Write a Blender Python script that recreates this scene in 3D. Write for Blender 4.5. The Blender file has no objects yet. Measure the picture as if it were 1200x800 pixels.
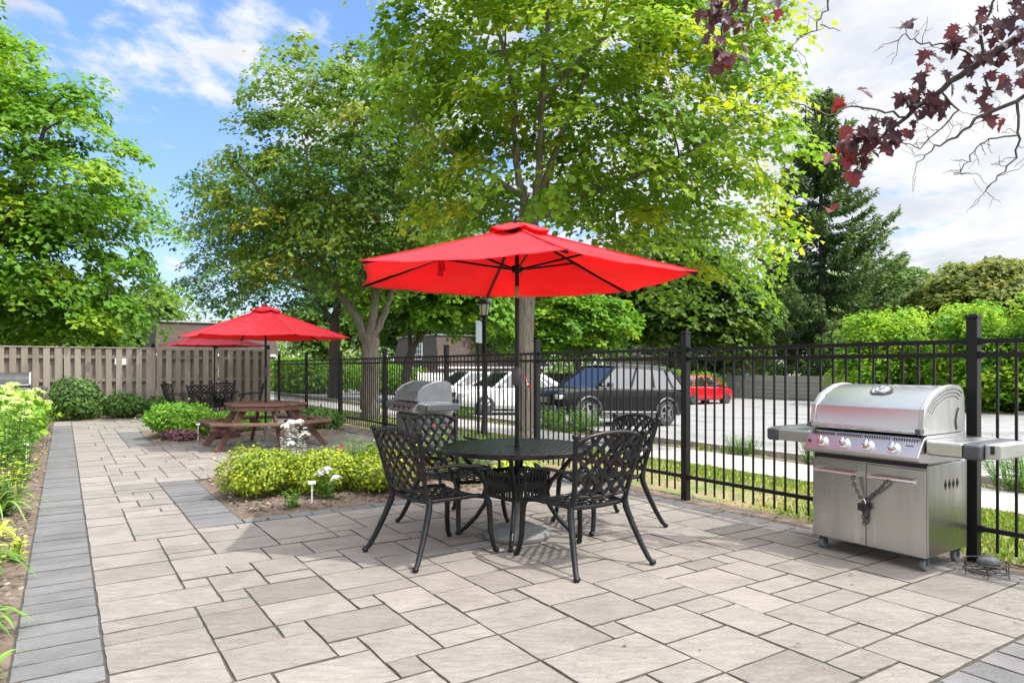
import bpy, bmesh, math, random
import numpy as np
from mathutils import Vector, Matrix, noise as mnoise

SC = bpy.context.scene
COL = SC.collection
A = math.radians(33.3)                      # the paving grid is turned this far from the camera's view axis
SA, CA = math.sin(A), math.cos(A)
R = math.radians
rnd = random.Random(7)


def W(u, v, z=0.0):
    """grid (u along the path, v across it) -> world"""
    return Vector((-SA * u + CA * v, CA * u + SA * v, z))


def gz(v):
    """height of the ground: level patio, then a gentle fall to the car park"""
    if v < 6: return 0.0
    if v < 16: return -.04 * (v - 6)
    if v < 28: return -.4 - .018 * (v - 16)
    return -.616


def gzxy(x, y):
    return gz(CA * x + SA * y)


# ---------------------------------------------------------------- mesh builder
class MB:
    def __init__(self):
        self.v, self.f, self.t = [], [], []

    def add(self, vs, fs, tone=0.0):
        o = len(self.v)
        self.v.extend(tuple(p) for p in vs)
        for f in fs:
            self.f.append([i + o for i in f]); self.t.append(tone)
        return self

    def box(self, c, s, M=None, tone=0.0):
        c = Vector(c); hx, hy, hz = s[0] / 2, s[1] / 2, s[2] / 2
        vs = [Vector((x, y, z)) for z in (-hz, hz) for x, y in ((-hx, -hy), (hx, -hy), (hx, hy), (-hx, hy))]
        vs = [c + (M @ p if M else p) for p in vs]
        return self.add(vs, [(3, 2, 1, 0), (4, 5, 6, 7), (0, 1, 5, 4), (1, 2, 6, 5), (2, 3, 7, 6), (3, 0, 4, 7)], tone)

    def bar(self, p0, p1, w, h, up=(0, 0, 1), tone=0.0, w1=None, h1=None):
        p0, p1 = Vector(p0), Vector(p1)
        d = (p1 - p0).normalized(); up = Vector(up)
        s = d.cross(up)
        if s.length < 1e-4: s = d.cross(Vector((1, 0, 0)))
        s.normalize(); n = s.cross(d).normalized()
        w1 = w if w1 is None else w1; h1 = h if h1 is None else h1
        vs = []
        for p, a, b in ((p0, w, h), (p1, w1, h1)):
            for i, j in ((-1, -1), (1, -1), (1, 1), (-1, 1)):
                vs.append(p + s * (i * a / 2) + n * (j * b / 2))
        return self.add(vs, [(0, 1, 2, 3), (7, 6, 5, 4), (4, 5, 1, 0), (5, 6, 2, 1), (6, 7, 3, 2), (7, 4, 0, 3)], tone)

    def tube(self, pts, r, n=8, caps=True, tone=0.0, flat=1.0):
        pts = [Vector(p) for p in pts]
        m = len(pts)
        rs = r if isinstance(r, (list, tuple)) else [r] * m
        d0 = (pts[1] - pts[0]).normalized()
        ref = Vector((0, 0, 1)) if abs(d0.z) < .9 else Vector((1, 0, 0))
        s = d0.cross(ref).normalized()
        vs = []
        for i, p in enumerate(pts):
            a = pts[max(i - 1, 0)]; b = pts[min(i + 1, m - 1)]
            d = (b - a).normalized()
            s = (s - d * s.dot(d)).normalized()
            t = d.cross(s)
            for k in range(n):
                q = 2 * math.pi * k / n
                vs.append(p + (s * math.cos(q) + t * math.sin(q) * flat) * rs[i])
        fs = []
        for i in range(m - 1):
            for k in range(n):
                k2 = (k + 1) % n
                fs.append((i * n + k, i * n + k2, (i + 1) * n + k2, (i + 1) * n + k))
        if caps:
            fs.append(tuple(range(n - 1, -1, -1))); fs.append(tuple((m - 1) * n + k for k in range(n)))
        return self.add(vs, fs, tone)

    def lathe(self, prof, n=24, c=(0, 0, 0), M=None, tone=0.0):
        c = Vector(c); vs = []; fs = []
        for r_, z in prof:
            for k in range(n):
                q = 2 * math.pi * k / n
                p = Vector((r_ * math.cos(q), r_ * math.sin(q), z))
                vs.append(c + (M @ p if M else p))
        for i in range(len(prof) - 1):
            for k in range(n):
                k2 = (k + 1) % n
                fs.append((i * n + k, i * n + k2, (i + 1) * n + k2, (i + 1) * n + k))
        fs.append(tuple(range(n - 1, -1, -1))); fs.append(tuple((len(prof) - 1) * n + k for k in range(n)))
        return self.add(vs, fs, tone)

    def prism(self, poly, h0, h1, M=None, c=(0, 0, 0), tone=0.0):
        n = len(poly); c = Vector(c)
        vs = [Vector((x, y, h0)) for x, y in poly] + [Vector((x, y, h1)) for x, y in poly]
        vs = [c + (M @ p if M else p) for p in vs]
        fs = [tuple(range(n - 1, -1, -1)), tuple(range(n, 2 * n))]
        for i in range(n):
            j = (i + 1) % n
            fs.append((i, j, n + j, n + i))
        return self.add(vs, fs, tone)

    def build(self, name, mat, parent=None, smooth=None, bevel=0, seg=2, toned=False, xf=None):
        me = bpy.data.meshes.new(name)
        vs = self.v if xf is None else [tuple(xf @ Vector(p)) for p in self.v]
        me.from_pydata(vs, [], self.f)
        me.materials.append(mat)
        if toned:
            at = me.attributes.new('tone', 'FLOAT', 'FACE')
            at.data.foreach_set('value', self.t)
        if smooth is not None:
            me.polygons.foreach_set('use_smooth', [True] * len(me.polygons))
            me.set_sharp_from_angle(angle=R(smooth))
        me.update()
        o = bpy.data.objects.new(name, me); COL.objects.link(o)
        if parent: o.parent = parent
        if bevel:
            b = o.modifiers.new('edge', 'BEVEL'); b.width = bevel; b.segments = seg; b.limit_method = 'ANGLE'; b.angle_limit = R(35)
        return o


def tag(o, label=None, cat=None, group=None, kind=None):
    if label: o['label'] = label
    if cat: o['category'] = cat
    if group: o['group'] = group
    if kind: o['kind'] = kind
    return o


def thing(name, label, cat, loc=(0, 0, 0), rotz=0.0, group=None):
    o = bpy.data.objects.new(name, None); COL.objects.link(o)
    o.empty_display_size = .2
    o.location = loc; o.rotation_euler = (0, 0, rotz)
    return tag(o, label, cat, group)


def dup(root, loc, rotz=None, label=None, group=None, scale=None):
    def cp(o, par):
        c = o.copy(); COL.objects.link(c)
        if par: c.parent = par
        for ch in list(o.children): cp(ch, c)
        return c
    r_ = cp(root, None); r_.location = loc
    if rotz is not None: r_.rotation_euler = (0, 0, rotz)
    if label: r_['label'] = label
    if group: r_['group'] = group
    if scale: r_.scale = scale
    return r_


# ---------------------------------------------------------------- materials
def nt(name):
    m = bpy.data.materials.new(name); m.use_nodes = True
    t = m.node_tree; b = t.nodes['Principled BSDF']
    return m, t, b


def mat(name, c1, c2=None, scale=4.0, rough=.6, metal=0.0, bump=0.0, bscale=40.0, stretch=(1, 1, 1), tone=None,
        trans=0.0, coat=0.0, spec=.5, detail=6.0, rvar=0.0, aniso=0.0, tone_mid=None, randobj=0.0, grime=None):
    """procedural surface: two colours mixed by noise, 'tone' = colour at face tone 1, optional bump, translucency and grime patches"""
    m, t, b = nt(name)
    N, L = t.nodes.new, t.links.new
    tc = N('ShaderNodeTexCoord'); mp = N('ShaderNodeMapping'); mp.inputs['Scale'].default_value = stretch
    L(tc.outputs['Object'], mp.inputs['Vector'])
    col = None
    c1 = (*c1, 1)
    if c2 is not None:
        nz = N('ShaderNodeTexNoise'); nz.inputs['Scale'].default_value = scale; nz.inputs['Detail'].default_value = detail
        nz.inputs['Roughness'].default_value = .62
        L(mp.outputs[0], nz.inputs['Vector'])
        rp = N('ShaderNodeMapRange'); rp.inputs[1].default_value = .34; rp.inputs[2].default_value = .66
        L(nz.outputs[0], rp.inputs[0])
        mx = N('ShaderNodeMix'); mx.data_type = 'RGBA'
        mx.inputs['A'].default_value = c1; mx.inputs['B'].default_value = (*c2, 1)
        L(rp.outputs[0], mx.inputs['Factor']); col = mx.outputs['Result']
        if rvar:
            mr = N('ShaderNodeMapRange'); mr.inputs[1].default_value = .3; mr.inputs[2].default_value = .7
            mr.inputs[3].default_value = rough - rvar; mr.inputs[4].default_value = rough + rvar
            L(nz.outputs[0], mr.inputs[0]); L(mr.outputs[0], b.inputs['Roughness'])
    if tone is not None:
        at = N('ShaderNodeAttribute'); at.attribute_name = 'tone'
        cr = N('ShaderNodeValToRGB'); e = cr.color_ramp.elements
        e[0].position = 0; e[0].color = c1; e[1].position = 1; e[1].color = (*tone, 1)
        if tone_mid: k = e.new(.5); k.color = (*tone_mid, 1)
        L(at.outputs['Fac'], cr.inputs[0])
        if col is None: col = cr.outputs[0]
        else:
            mx2 = N('ShaderNodeMix'); mx2.data_type = 'RGBA'; mx2.inputs['Factor'].default_value = .45
            L(cr.outputs[0], mx2.inputs['A']); L(col, mx2.inputs['B']); col = mx2.outputs['Result']
    if grime is not None:
        gc, gs, lo, hi = grime
        g = N('ShaderNodeTexNoise'); g.inputs['Scale'].default_value = gs; g.inputs['Detail'].default_value = 5
        L(tc.outputs['Object'], g.inputs['Vector'])
        gr = N('ShaderNodeMapRange'); gr.inputs[1].default_value = lo; gr.inputs[2].default_value = hi
        L(g.outputs[0], gr.inputs[0])
        mx4 = N('ShaderNodeMix'); mx4.data_type = 'RGBA'; mx4.inputs['B'].default_value = (*gc, 1)
        if col is None: mx4.inputs['A'].default_value = c1
        else: L(col, mx4.inputs['A'])
        L(gr.outputs[0], mx4.inputs['Factor']); col = mx4.outputs['Result']
    if randobj:
        oi = N('ShaderNodeObjectInfo'); hs = N('ShaderNodeHueSaturation')
        mr2 = N('ShaderNodeMapRange'); mr2.inputs[3].default_value = 1 - randobj; mr2.inputs[4].default_value = 1 + randobj
        L(oi.outputs['Random'], mr2.inputs[0]); L(mr2.outputs[0], hs.inputs['Value'])
        if col is None: hs.inputs['Color'].default_value = c1
        else: L(col, hs.inputs['Color'])
        col = hs.outputs[0]
    if col is None: b.inputs['Base Color'].default_value = c1
    else: L(col, b.inputs['Base Color'])
    if not rvar: b.inputs['Roughness'].default_value = rough
    b.inputs['Metallic'].default_value = metal
    b.inputs['Specular IOR Level'].default_value = spec
    if coat: b.inputs['Coat Weight'].default_value = coat; b.inputs['Coat Roughness'].default_value = .04
    if aniso: b.inputs['Anisotropic'].default_value = aniso
    if bump:
        n2 = N('ShaderNodeTexNoise'); n2.inputs['Scale'].default_value = bscale; n2.inputs['Detail'].default_value = 6
        L(mp.outputs[0], n2.inputs['Vector'])
        bp = N('ShaderNodeBump'); bp.inputs['Strength'].default_value = bump; bp.inputs['Distance'].default_value = .02
        L(n2.outputs[0], bp.inputs['Height']); L(bp.outputs[0], b.inputs['Normal'])
    if trans:
        tr = N('ShaderNodeBsdfTranslucent'); ms = N('ShaderNodeMixShader'); ms.inputs[0].default_value = trans
        if col is None: tr.inputs[0].default_value = c1
        else: L(col, tr.inputs[0])
        out = t.nodes['Material Output']
        L(b.outputs[0], ms.inputs[1]); L(tr.outputs[0], ms.inputs[2]); L(ms.outputs[0], out.inputs[0])
    return m


M = {}
M['black_metal'] = mat('black_powder_coat', (.005, .0053, .006), (.009, .0095, .011), 30, rough=.36, spec=.28, bump=.08, bscale=160)
M['cast'] = mat('cast_aluminium_black', (.005, .0055, .0065), (.012, .0125, .014), 18, rough=.30, spec=.33, bump=.12, bscale=90, rvar=.08)
M['red_fabric'] = mat('red_canvas', (.80, .014, .034), (.70, .011, .027), 3, rough=.8, bump=.35, bscale=7, trans=.5, grime=((.86, .035, .06), .9, .42, .72))
M['red_faded'] = mat('red_canvas_faded', (.62, .05, .08), (.56, .038, .06), 4, rough=.9, bump=.15, bscale=260, trans=.4)
for k_ in ('red_fabric', 'red_faded'):
    b_ = M[k_].node_tree.nodes['Principled BSDF']; b_.inputs['Sheen Weight'].default_value = .12; b_.inputs['Sheen Roughness'].default_value = .5
M['bronze'] = mat('bronze_sleeve', (.30, .17, .10), (.36, .22, .14), 20, rough=.35, metal=.8)
M['base_stone'] = mat('cast_base', (.11, .11, .112), (.20, .20, .198), 14, rough=.6, bump=.35, bscale=50)
M['steel'] = mat('brushed_stainless', (.52, .52, .52), (.38, .38, .38), 1.1, rough=.31, metal=1, rvar=.09, stretch=(5, 5, .4), aniso=.3, detail=4)
M['steel_h'] = mat('brushed_stainless_hood', (.60, .60, .60), (.50, .50, .50), 1.0, rough=.31, metal=1, rvar=.06, stretch=(.5, 3, 3), aniso=.35, detail=3)
M['steel_cap'] = mat('cast_steel_grey', (.42, .42, .41), (.5, .5, .49), 8, rough=.42, metal=.75)
M['chrome'] = mat('chrome', (.75, .75, .76), rough=.1, metal=1)
M['plastic'] = mat('dark_grey_plastic', (.05, .053, .062), (.065, .068, .078), 20, rough=.45)
M['rubber'] = mat('grey_rubber', (.10, .11, .12), (.16, .17, .18), 25, rough=.6)
M['dark'] = mat('dark_recess', (.012, .012, .013), rough=.6)
M['chain'] = mat('worn_chain', (.16, .155, .15), (.09, .087, .084), 60, rough=.38, metal=.9)
M['darkstone'] = mat('dark_stone', (.05, .05, .052), (.09, .09, .09), 14, rough=.7, bump=.35, bscale=50)
M['grill_dull'] = mat('dull_grey_steel', (.30, .31, .33), (.22, .225, .24), 5, rough=.3, metal=.8)
M['grill_dark'] = mat('sooty_grill', (.05, .05, .053), (.08, .08, .083), 5, rough=.5, metal=.4)
M['grill_pale'] = mat('pale_grill_cart', (.42, .42, .42), (.36, .36, .36), 3, rough=.5, metal=.3)
M['redwood'] = mat('stained_redwood', (.125, .056, .036), (.07, .034, .023), 3, rough=.68, stretch=(1.5, 14, 14), bump=.25, bscale=18, tone=(.23, .155, .11))
M['fencewood'] = mat('weathered_boards', (.20, .168, .135), (.125, .102, .082), 1.6, rough=.85, stretch=(16, 16, .9), bump=.4, bscale=9, tone=(.33, .285, .235), grime=((.10, .085, .065), 1.1, .55, .75))
M['soil'] = mat('dry_soil_mulch', (.075, .054, .039), (.17, .13, .098), 9, rough=.95, bump=.9, bscale=26)
M['mulch'] = mat('wood_chips', (.10, .062, .042), None, rough=.9, tone=(.25, .19, .14), tone_mid=(.14, .10, .075))
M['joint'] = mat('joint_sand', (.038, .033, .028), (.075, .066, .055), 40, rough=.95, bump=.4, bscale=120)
M['asphalt'] = mat('worn_asphalt', (.24, .235, .23), (.18, .178, .175), 2.2, rough=.9, bump=.3, bscale=70, grime=((.13, .128, .125), .5, .5, .68))
M['concrete'] = mat('pavement_concrete', (.36, .34, .315), (.29, .275, .255), 2.5, rough=.9, bump=.25, bscale=60)
M['lawnsoil'] = mat('lawn_ground', (.27, .20, .12), (.085, .14, .022), 2.4, rough=.95, bump=.6, bscale=30)
M['earth'] = mat('grassy_ground', (.085, .13, .03), (.15, .16, .06), .8, rough=.95, bump=.5, bscale=12)
M['bark_grey'] = mat('grey_bark', (.235, .20, .16), (.10, .085, .07), 5, rough=.9, stretch=(5, 5, .7), bump=1.0, bscale=11)
M['bark_dark'] = mat('dark_bark', (.07, .057, .045), (.035, .03, .025), 3, rough=.9, stretch=(4, 4, .8), bump=.8, bscale=14)
M['twig'] = mat('dark_twig', (.045, .035, .035), (.08, .065, .06), 12, rough=.8)
M['glass'] = mat('car_glass', (.010, .012, .012), rough=.04, spec=1.0, coat=.5)
M['tyre'] = mat('tyre', (.018, .018, .019), (.03, .03, .03), 14, rough=.75)
M['alloy'] = mat('alloy_rim', (.26, .26, .27), rough=.28, metal=.9)
M['lamp_red'] = mat('tail_lamp', (.45, .01, .02), rough=.15, coat=.5)
M['lamp_clear'] = mat('head_lamp', (.55, .58, .6), rough=.12, coat=.8)
M['brick'] = mat('brown_brick', (.25, .16, .13), (.18, .12, .10), 6, rough=.9, bump=.2, bscale=20)
M['shingle'] = mat('brown_shingles', (.05, .036, .030), (.078, .058, .050), 1.2, rough=.95, stretch=(1, 1, 12), bump=.5, bscale=5)
M['darkside'] = mat('dark_cladding', (.055, .05, .05), (.075, .068, .066), 2, rough=.9)
M['greytrim'] = mat('grey_fascia', (.30, .30, .29), (.24, .24, .235), 6, rough=.6)
M['whitetrim'] = mat('white_trim', (.72, .72, .70), (.65, .65, .63), 6, rough=.6)
M['winglass'] = mat('window_glass', (.08, .10, .12), rough=.06, spec=.8)
M['beige'] = mat('beige_render', (.45, .38, .29), (.38, .32, .25), 2, rough=.9)
M['wallgrey'] = mat('grey_wall_boards', (.27, .265, .255), (.19, .187, .18), 1.2, rough=.9, stretch=(.4, .4, 5), bump=.3, bscale=8)
M['lantern'] = mat('frosted_lantern', (.62, .56, .46), rough=.3, trans=.3)
M['signback'] = mat('sign_metal', (.5, .56, .62), rough=.4, metal=.3)
M['white'] = mat('white_plate', (.78, .78, .76), (.7, .7, .68), 20, rough=.5)
M['petal_white'] = mat('white_petals', (.72, .70, .76), None, rough=.7, tone=(.8, .78, .74), trans=.3)
M['petal_lime'] = mat('pale_green_petals', (.36, .48, .10), None, rough=.7, tone=(.58, .64, .25), trans=.3)
M['petal_red'] = mat('red_petals', (.60, .03, .06), None, rough=.7, tone=(.7, .08, .12), trans=.3)
M['petal_violet'] = mat('violet_petals', (.16, .13, .42), None, rough=.7, tone=(.34, .28, .55), trans=.3)


LG = 1.6


def leafmat(name, dark, mid, lite, trans=.54, rough=.5):
    dark, mid, lite = [(min(.6, c[0] * LG * 1.14), min(.6, c[1] * LG), min(.6, c[2] * LG * 1.1)) for c in (dark, mid, lite)]
    return mat(name, dark, None, rough=rough, tone=lite, tone_mid=mid, trans=trans, spec=.32)


M['leaf_maple'] = leafmat('maple_leaves', (.040, .115, .008), (.085, .205, .012), (.20, .29, .015))
M['leaf_lime'] = leafmat('maple_leaves_yellowing', (.052, .13, .010), (.115, .235, .014), (.30, .36, .018))
M['leaf_olive'] = leafmat('maple_leaves_olive', (.046, .105, .012), (.092, .18, .018), (.21, .23, .028))
M['leaf_blue'] = leafmat('locust_leaves', (.03, .09, .035), (.06, .15, .06), (.11, .22, .07))
M['leaf_far'] = leafmat('far_leaves', (.038, .09, .014), (.075, .15, .022), (.15, .22, .035))
M['leaf_bronze'] = leafmat('bronze_leaves', (.055, .10, .014), (.11, .15, .022), (.19, .19, .035))
M['leaf_hedge'] = leafmat('hedge_leaves', (.045, .135, .010), (.10, .235, .014), (.24, .37, .022))
M['leaf_red'] = leafmat('crimson_leaves', (.036, .020, .024), (.062, .026, .028), (.17, .028, .024), trans=.5, rough=.42)
M['needle'] = leafmat('spruce_needles', (.020, .050, .018), (.046, .098, .028), (.12, .18, .045), trans=.22)
M['leaf_box'] = leafmat('golden_shrub_leaves', (.058, .115, .007), (.145, .22, .012), (.35, .37, .03), trans=.3)
M['leaf_bush'] = leafmat('bright_bush_leaves', (.045, .13, .010), (.10, .24, .015), (.20, .36, .03), trans=.3)
M['leaf_deep'] = leafmat('deep_bush_leaves', (.022, .06, .012), (.045, .11, .016), (.10, .19, .03), trans=.22)
M['leaf_hyd'] = leafmat('hydrangea_leaves', (.055, .145, .014), (.12, .25, .020), (.25, .37, .04), trans=.32)
M['leaf_herb'] = leafmat('herb_leaves', (.042, .115, .018), (.085, .19, .028), (.18, .29, .05), trans=.32)
M['leaf_varieg'] = leafmat('variegated_leaves', (.20, .27, .11), (.5, .52, .33), (.75, .74, .58), trans=.3)
M['leaf_hosta'] = leafmat('yellow_hosta_leaves', (.12, .25, .02), (.30, .38, .04), (.62, .5, .10), trans=.3)
M['leaf_plum'] = leafmat('plum_leaves', (.05, .03, .035), (.10, .055, .06), (.2, .10, .09), trans=.2)
M['grass'] = leafmat('lawn_grass', (.05, .115, .010), (.11, .195, .018), (.28, .29, .07), trans=.3)


def paver_mat(name, c0, cm, c1, bump=.55, speck=.25):
    """riven stone: colour per slab (tone), fine speckle and shallow ridges"""
    m, t, b = nt(name); N, L = t.nodes.new, t.links.new
    tc = N('ShaderNodeTexCoord'); at = N('ShaderNodeAttribute'); at.attribute_name = 'tone'
    cr = N('ShaderNodeValToRGB'); e = cr.color_ramp.elements
    e[0].color = (*c0, 1); e[1].color = (*c1, 1); k = e.new(.5); k.color = (*cm, 1)
    n1 = N('ShaderNodeTexNoise'); n1.inputs['Scale'].default_value = 5.5; n1.inputs['Detail'].default_value = 6
    mp = N('ShaderNodeMapping'); L(tc.outputs['Object'], mp.inputs[0])
    # every slab reads its own patch of noise
    cx = N('ShaderNodeCombineXYZ'); ml = N('ShaderNodeMath'); ml.operation = 'MULTIPLY'; ml.inputs[1].default_value = 37
    L(at.outputs['Fac'], ml.inputs[0]); L(ml.outputs[0], cx.inputs[2]); L(cx.outputs[0], mp.inputs['Location'])
    L(mp.outputs[0], n1.inputs['Vector'])
    ad = N('ShaderNodeMath'); ad.operation = 'MULTIPLY_ADD'; ad.inputs[1].default_value = 1.1; ad.inputs[2].default_value = -.55
    L(n1.outputs[0], ad.inputs[0])
    s = N('ShaderNodeMath'); s.operation = 'ADD'; L(ad.outputs[0], s.inputs[0]); L(at.outputs['Fac'], s.inputs[1]); L(s.outputs[0], cr.inputs[0])
    n2 = N('ShaderNodeTexNoise'); n2.inputs['Scale'].default_value = 160; n2.inputs['Detail'].default_value = 3; L(tc.outputs['Object'], n2.inputs['Vector'])
    r2 = N('ShaderNodeMapRange'); r2.inputs[1].default_value = .3; r2.inputs[2].default_value = .7; r2.inputs[3].default_value = 1 - speck; r2.inputs[4].default_value = 1 + speck
    L(n2.outputs[0], r2.inputs[0])
    hs = N('ShaderNodeHueSaturation'); L(cr.outputs[0], hs.inputs['Color']); L(r2.outputs[0], hs.inputs['Value'])
    # sparse dark stains
    n3 = N('ShaderNodeTexNoise'); n3.inputs['Scale'].default_value = 1.7; n3.inputs['Detail'].default_value = 7; n3.inputs['Roughness'].default_value = .7; L(tc.outputs['Object'], n3.inputs['Vector'])
    r3 = N('ShaderNodeMapRange'); r3.inputs[1].default_value = .52; r3.inputs[2].default_value = .78; r3.inputs[3].default_value = 0; r3.inputs[4].default_value = .55
    L(n3.outputs[0], r3.inputs[0])
    mx = N('ShaderNodeMix'); mx.data_type = 'RGBA'; mx.inputs['B'].default_value = (c0[0] * .55, c0[1] * .53, c0[2] * .5, 1)
    L(r3.outputs[0], mx.inputs['Factor']); L(hs.outputs[0], mx.inputs['A']); L(mx.outputs['Result'], b.inputs['Base Color'])
    # cleft lines and pits of the riven face, with the dirt that sits in them
    mv = N('ShaderNodeMapping'); mv.inputs['Scale'].default_value = (2.0, 5.5, 1); mv.inputs['Rotation'].default_value = (0, 0, .35); L(mp.outputs[0], mv.inputs[0])
    n5 = N('ShaderNodeTexNoise'); n5.inputs['Scale'].default_value = 3.2; n5.inputs['Detail'].default_value = 9; n5.inputs['Roughness'].default_value = .66; n5.inputs['Distortion'].default_value = 1.1; L(mv.outputs[0], n5.inputs['Vector'])
    ab = N('ShaderNodeMath'); ab.operation = 'SUBTRACT'; ab.inputs[1].default_value = .5; L(n5.outputs[0], ab.inputs[0])
    a2 = N('ShaderNodeMath'); a2.operation = 'ABSOLUTE'; L(ab.outputs[0], a2.inputs[0])
    r5 = N('ShaderNodeMapRange'); r5.inputs[1].default_value = 0; r5.inputs[2].default_value = .022; r5.inputs[3].default_value = .42; r5.inputs[4].default_value = 0; L(a2.outputs[0], r5.inputs[0])
    n6 = N('ShaderNodeTexNoise'); n6.inputs['Scale'].default_value = 2.3; n6.inputs['Detail'].default_value = 3; L(mp.outputs[0], n6.inputs['Vector'])
    r6 = N('ShaderNodeMapRange'); r6.inputs[1].default_value = .42; r6.inputs[2].default_value = .58; L(n6.outputs[0], r6.inputs[0])
    vm = N('ShaderNodeMath'); vm.operation = 'MULTIPLY'; L(r5.outputs[0], vm.inputs[0]); L(r6.outputs[0], vm.inputs[1])
    n7 = N('ShaderNodeTexNoise'); n7.inputs['Scale'].default_value = 34; n7.inputs['Detail'].default_value = 5; n7.inputs['Roughness'].default_value = .7; L(tc.outputs['Object'], n7.inputs['Vector'])
    r7 = N('ShaderNodeMapRange'); r7.inputs[1].default_value = .56; r7.inputs[2].default_value = .72; r7.inputs[3].default_value = 0; r7.inputs[4].default_value = .38; L(n7.outputs[0], r7.inputs[0])
    vx = N('ShaderNodeMath'); vx.operation = 'MAXIMUM'; L(vm.outputs[0], vx.inputs[0]); L(r7.outputs[0], vx.inputs[1])
    mz = N('ShaderNodeMix'); mz.data_type = 'RGBA'; mz.inputs['B'].default_value = (c0[0] * .42, c0[1] * .40, c0[2] * .38, 1); L(vx.outputs[0], mz.inputs['Factor']); L(mx.outputs['Result'], mz.inputs['A']); L(mz.outputs['Result'], b.inputs['Base Color'])
    b.inputs['Roughness'].default_value = .82; b.inputs['Specular IOR Level'].default_value = .35
    mw = N('ShaderNodeMapping'); mw.inputs['Scale'].default_value = (1.6, 4.2, 1); mw.inputs['Rotation'].default_value = (0, 0, .5)
    L(mp.outputs[0], mw.inputs[0])
    n4 = N('ShaderNodeTexNoise'); n4.inputs['Scale'].default_value = 5.5; n4.inputs['Detail'].default_value = 9; n4.inputs['Roughness'].default_value = .68; n4.inputs['Distortion'].default_value = .8
    L(mw.outputs[0], n4.inputs['Vector'])
    bp = N('ShaderNodeBump'); bp.inputs['Strength'].default_value = bump; bp.inputs['Distance'].default_value = .03
    L(n4.outputs[0], bp.inputs['Height'])
    bp2 = N('ShaderNodeBump'); bp2.inputs['Strength'].default_value = .22; bp2.inputs['Distance'].default_value = .006
    L(n2.outputs[0], bp2.inputs['Height']); L(bp.outputs[0], bp2.inputs['Normal']); L(bp2.outputs[0], b.inputs['Normal'])
    return m


M['paver'] = paver_mat('cream_paving_stone', (.175, .16, .144), (.222, .203, .181), (.27, .246, .216), bump=.8, speck=.16)
M['paver_dark'] = paver_mat('charcoal_paving_stone', (.098, .097, .097), (.128, .127, .127), (.16, .158, .156), bump=.4, speck=.18)


def paint(name, c, rough=.25, coat=.6):
    return mat(name, c, rough=rough, coat=coat, spec=.28)


# ---------------------------------------------------------------- foliage
LEAF = {
    'oval': ([(0, 0, 0), (-.30, .48, .07), (0, 1, -.10), (.30, .48, .07)], [(0, 2, 1), (0, 3, 2)]),
    'maple': ([(0, 0, 0), (-.60, .38, .10), (-.30, .60, .03), (0, 1.02, -.14), (.60, .38, .10), (.30, .60, .03)], [(0, 3, 2, 1), (0, 4, 5, 3)]),
    'needle': ([(-.07, 0, 0), (.07, 0, 0), (0, 1, -.05)], [(0, 1, 2)]),
    'tuft': ([(0, 0, 0), (-.16, .5, .05), (0, 1, -.06), (.16, .5, .05)], [(0, 2, 1), (0, 3, 2)]),
    'petal': ([(0, 0, 0), (-.42, .5, .08), (-.2, .95, .02), (.2, .95, .02), (.42, .5, .08)], [(0, 4, 3, 2, 1)]),
    'strap': ([(-.035, 0, 0), (.035, 0, 0), (.045, .4, .05), (-.045, .4, .05), (.032, .75, .02), (-.032, .75, .02), (0, 1.0, -.08)],
              [(0, 1, 2, 3), (3, 2, 4, 5), (5, 4, 6)]),
    'lobed': ([(0, 0, 0), (-.20, -.10, .03), (-.16, .08, 0), (-.58, .12, .06), (-.36, .28, .03), (-.60, .52, .08), (-.28, .46, .02), (-.22, .62, .03), (-.26, .78, .04),
               (0, 1.08, -.10), (.20, -.10, .03), (.16, .08, 0), (.58, .12, .06), (.36, .28, .03), (.60, .52, .08), (.28, .46, .02), (.22, .62, .03), (.26, .78, .04)],
              [(0, 9, 8, 7, 6, 5, 4, 3, 2, 1), (0, 10, 11, 12, 13, 14, 15, 16, 17, 9)]),
}


def leaves(name, P, Nn, size, tone, shape, mt, parent, rng, Y=None):
    """one mesh of many leaf blades; P position, Nn blade normal, Y preferred pointing direction"""
    P = np.asarray(P, float); n = len(P)
    T, F = LEAF[shape]; T = np.array(T, float); k = len(T)
    Z = np.asarray(Nn, float); Z = Z / (np.linalg.norm(Z, axis=1, keepdims=True) + 1e-9)
    Yd = rng.normal(size=(n, 3)) if Y is None else np.asarray(Y, float) + rng.normal(size=(n, 3)) * .25
    Yd = Yd - Z * (Yd * Z).sum(1, keepdims=True); Yd /= np.linalg.norm(Yd, axis=1, keepdims=True) + 1e-9
    X = np.cross(Yd, Z)
    s = np.asarray(size, float).reshape(-1, 1, 1) if np.ndim(size) else np.full((n, 1, 1), size)
    V = P[:, None, :] + s * (T[None, :, 0:1] * X[:, None, :] + T[None, :, 1:2] * Yd[:, None, :] + T[None, :, 2:3] * Z[:, None, :])
    V = V.reshape(-1, 3)
    flat = np.concatenate([np.array(f) for f in F]); lens = np.array([len(f) for f in F])
    loops = (flat[None, :] + (np.arange(n) * k)[:, None]).reshape(-1)
    tot = np.tile(lens, n); start = np.concatenate([[0], np.cumsum(tot)[:-1]])
    me = bpy.data.meshes.new(name)
    me.vertices.add(len(V)); me.vertices.foreach_set('co', V.reshape(-1).astype(np.float32))
    me.loops.add(len(loops)); me.loops.foreach_set('vertex_index', loops.astype(np.int32))
    me.polygons.add(len(tot)); me.polygons.foreach_set('loop_start', start.astype(np.int32)); me.polygons.foreach_set('loop_total', tot.astype(np.int32))
    at = me.attributes.new('tone', 'FLOAT', 'FACE')
    at.data.foreach_set('value', np.repeat(np.clip(tone, 0, 1), len(F)).astype(np.float32))
    me.materials.append(mt); me.update(calc_edges=True); me.validate()
    o = bpy.data.objects.new(name, me); COL.objects.link(o)
    if parent: o.parent = parent
    return o


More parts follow.
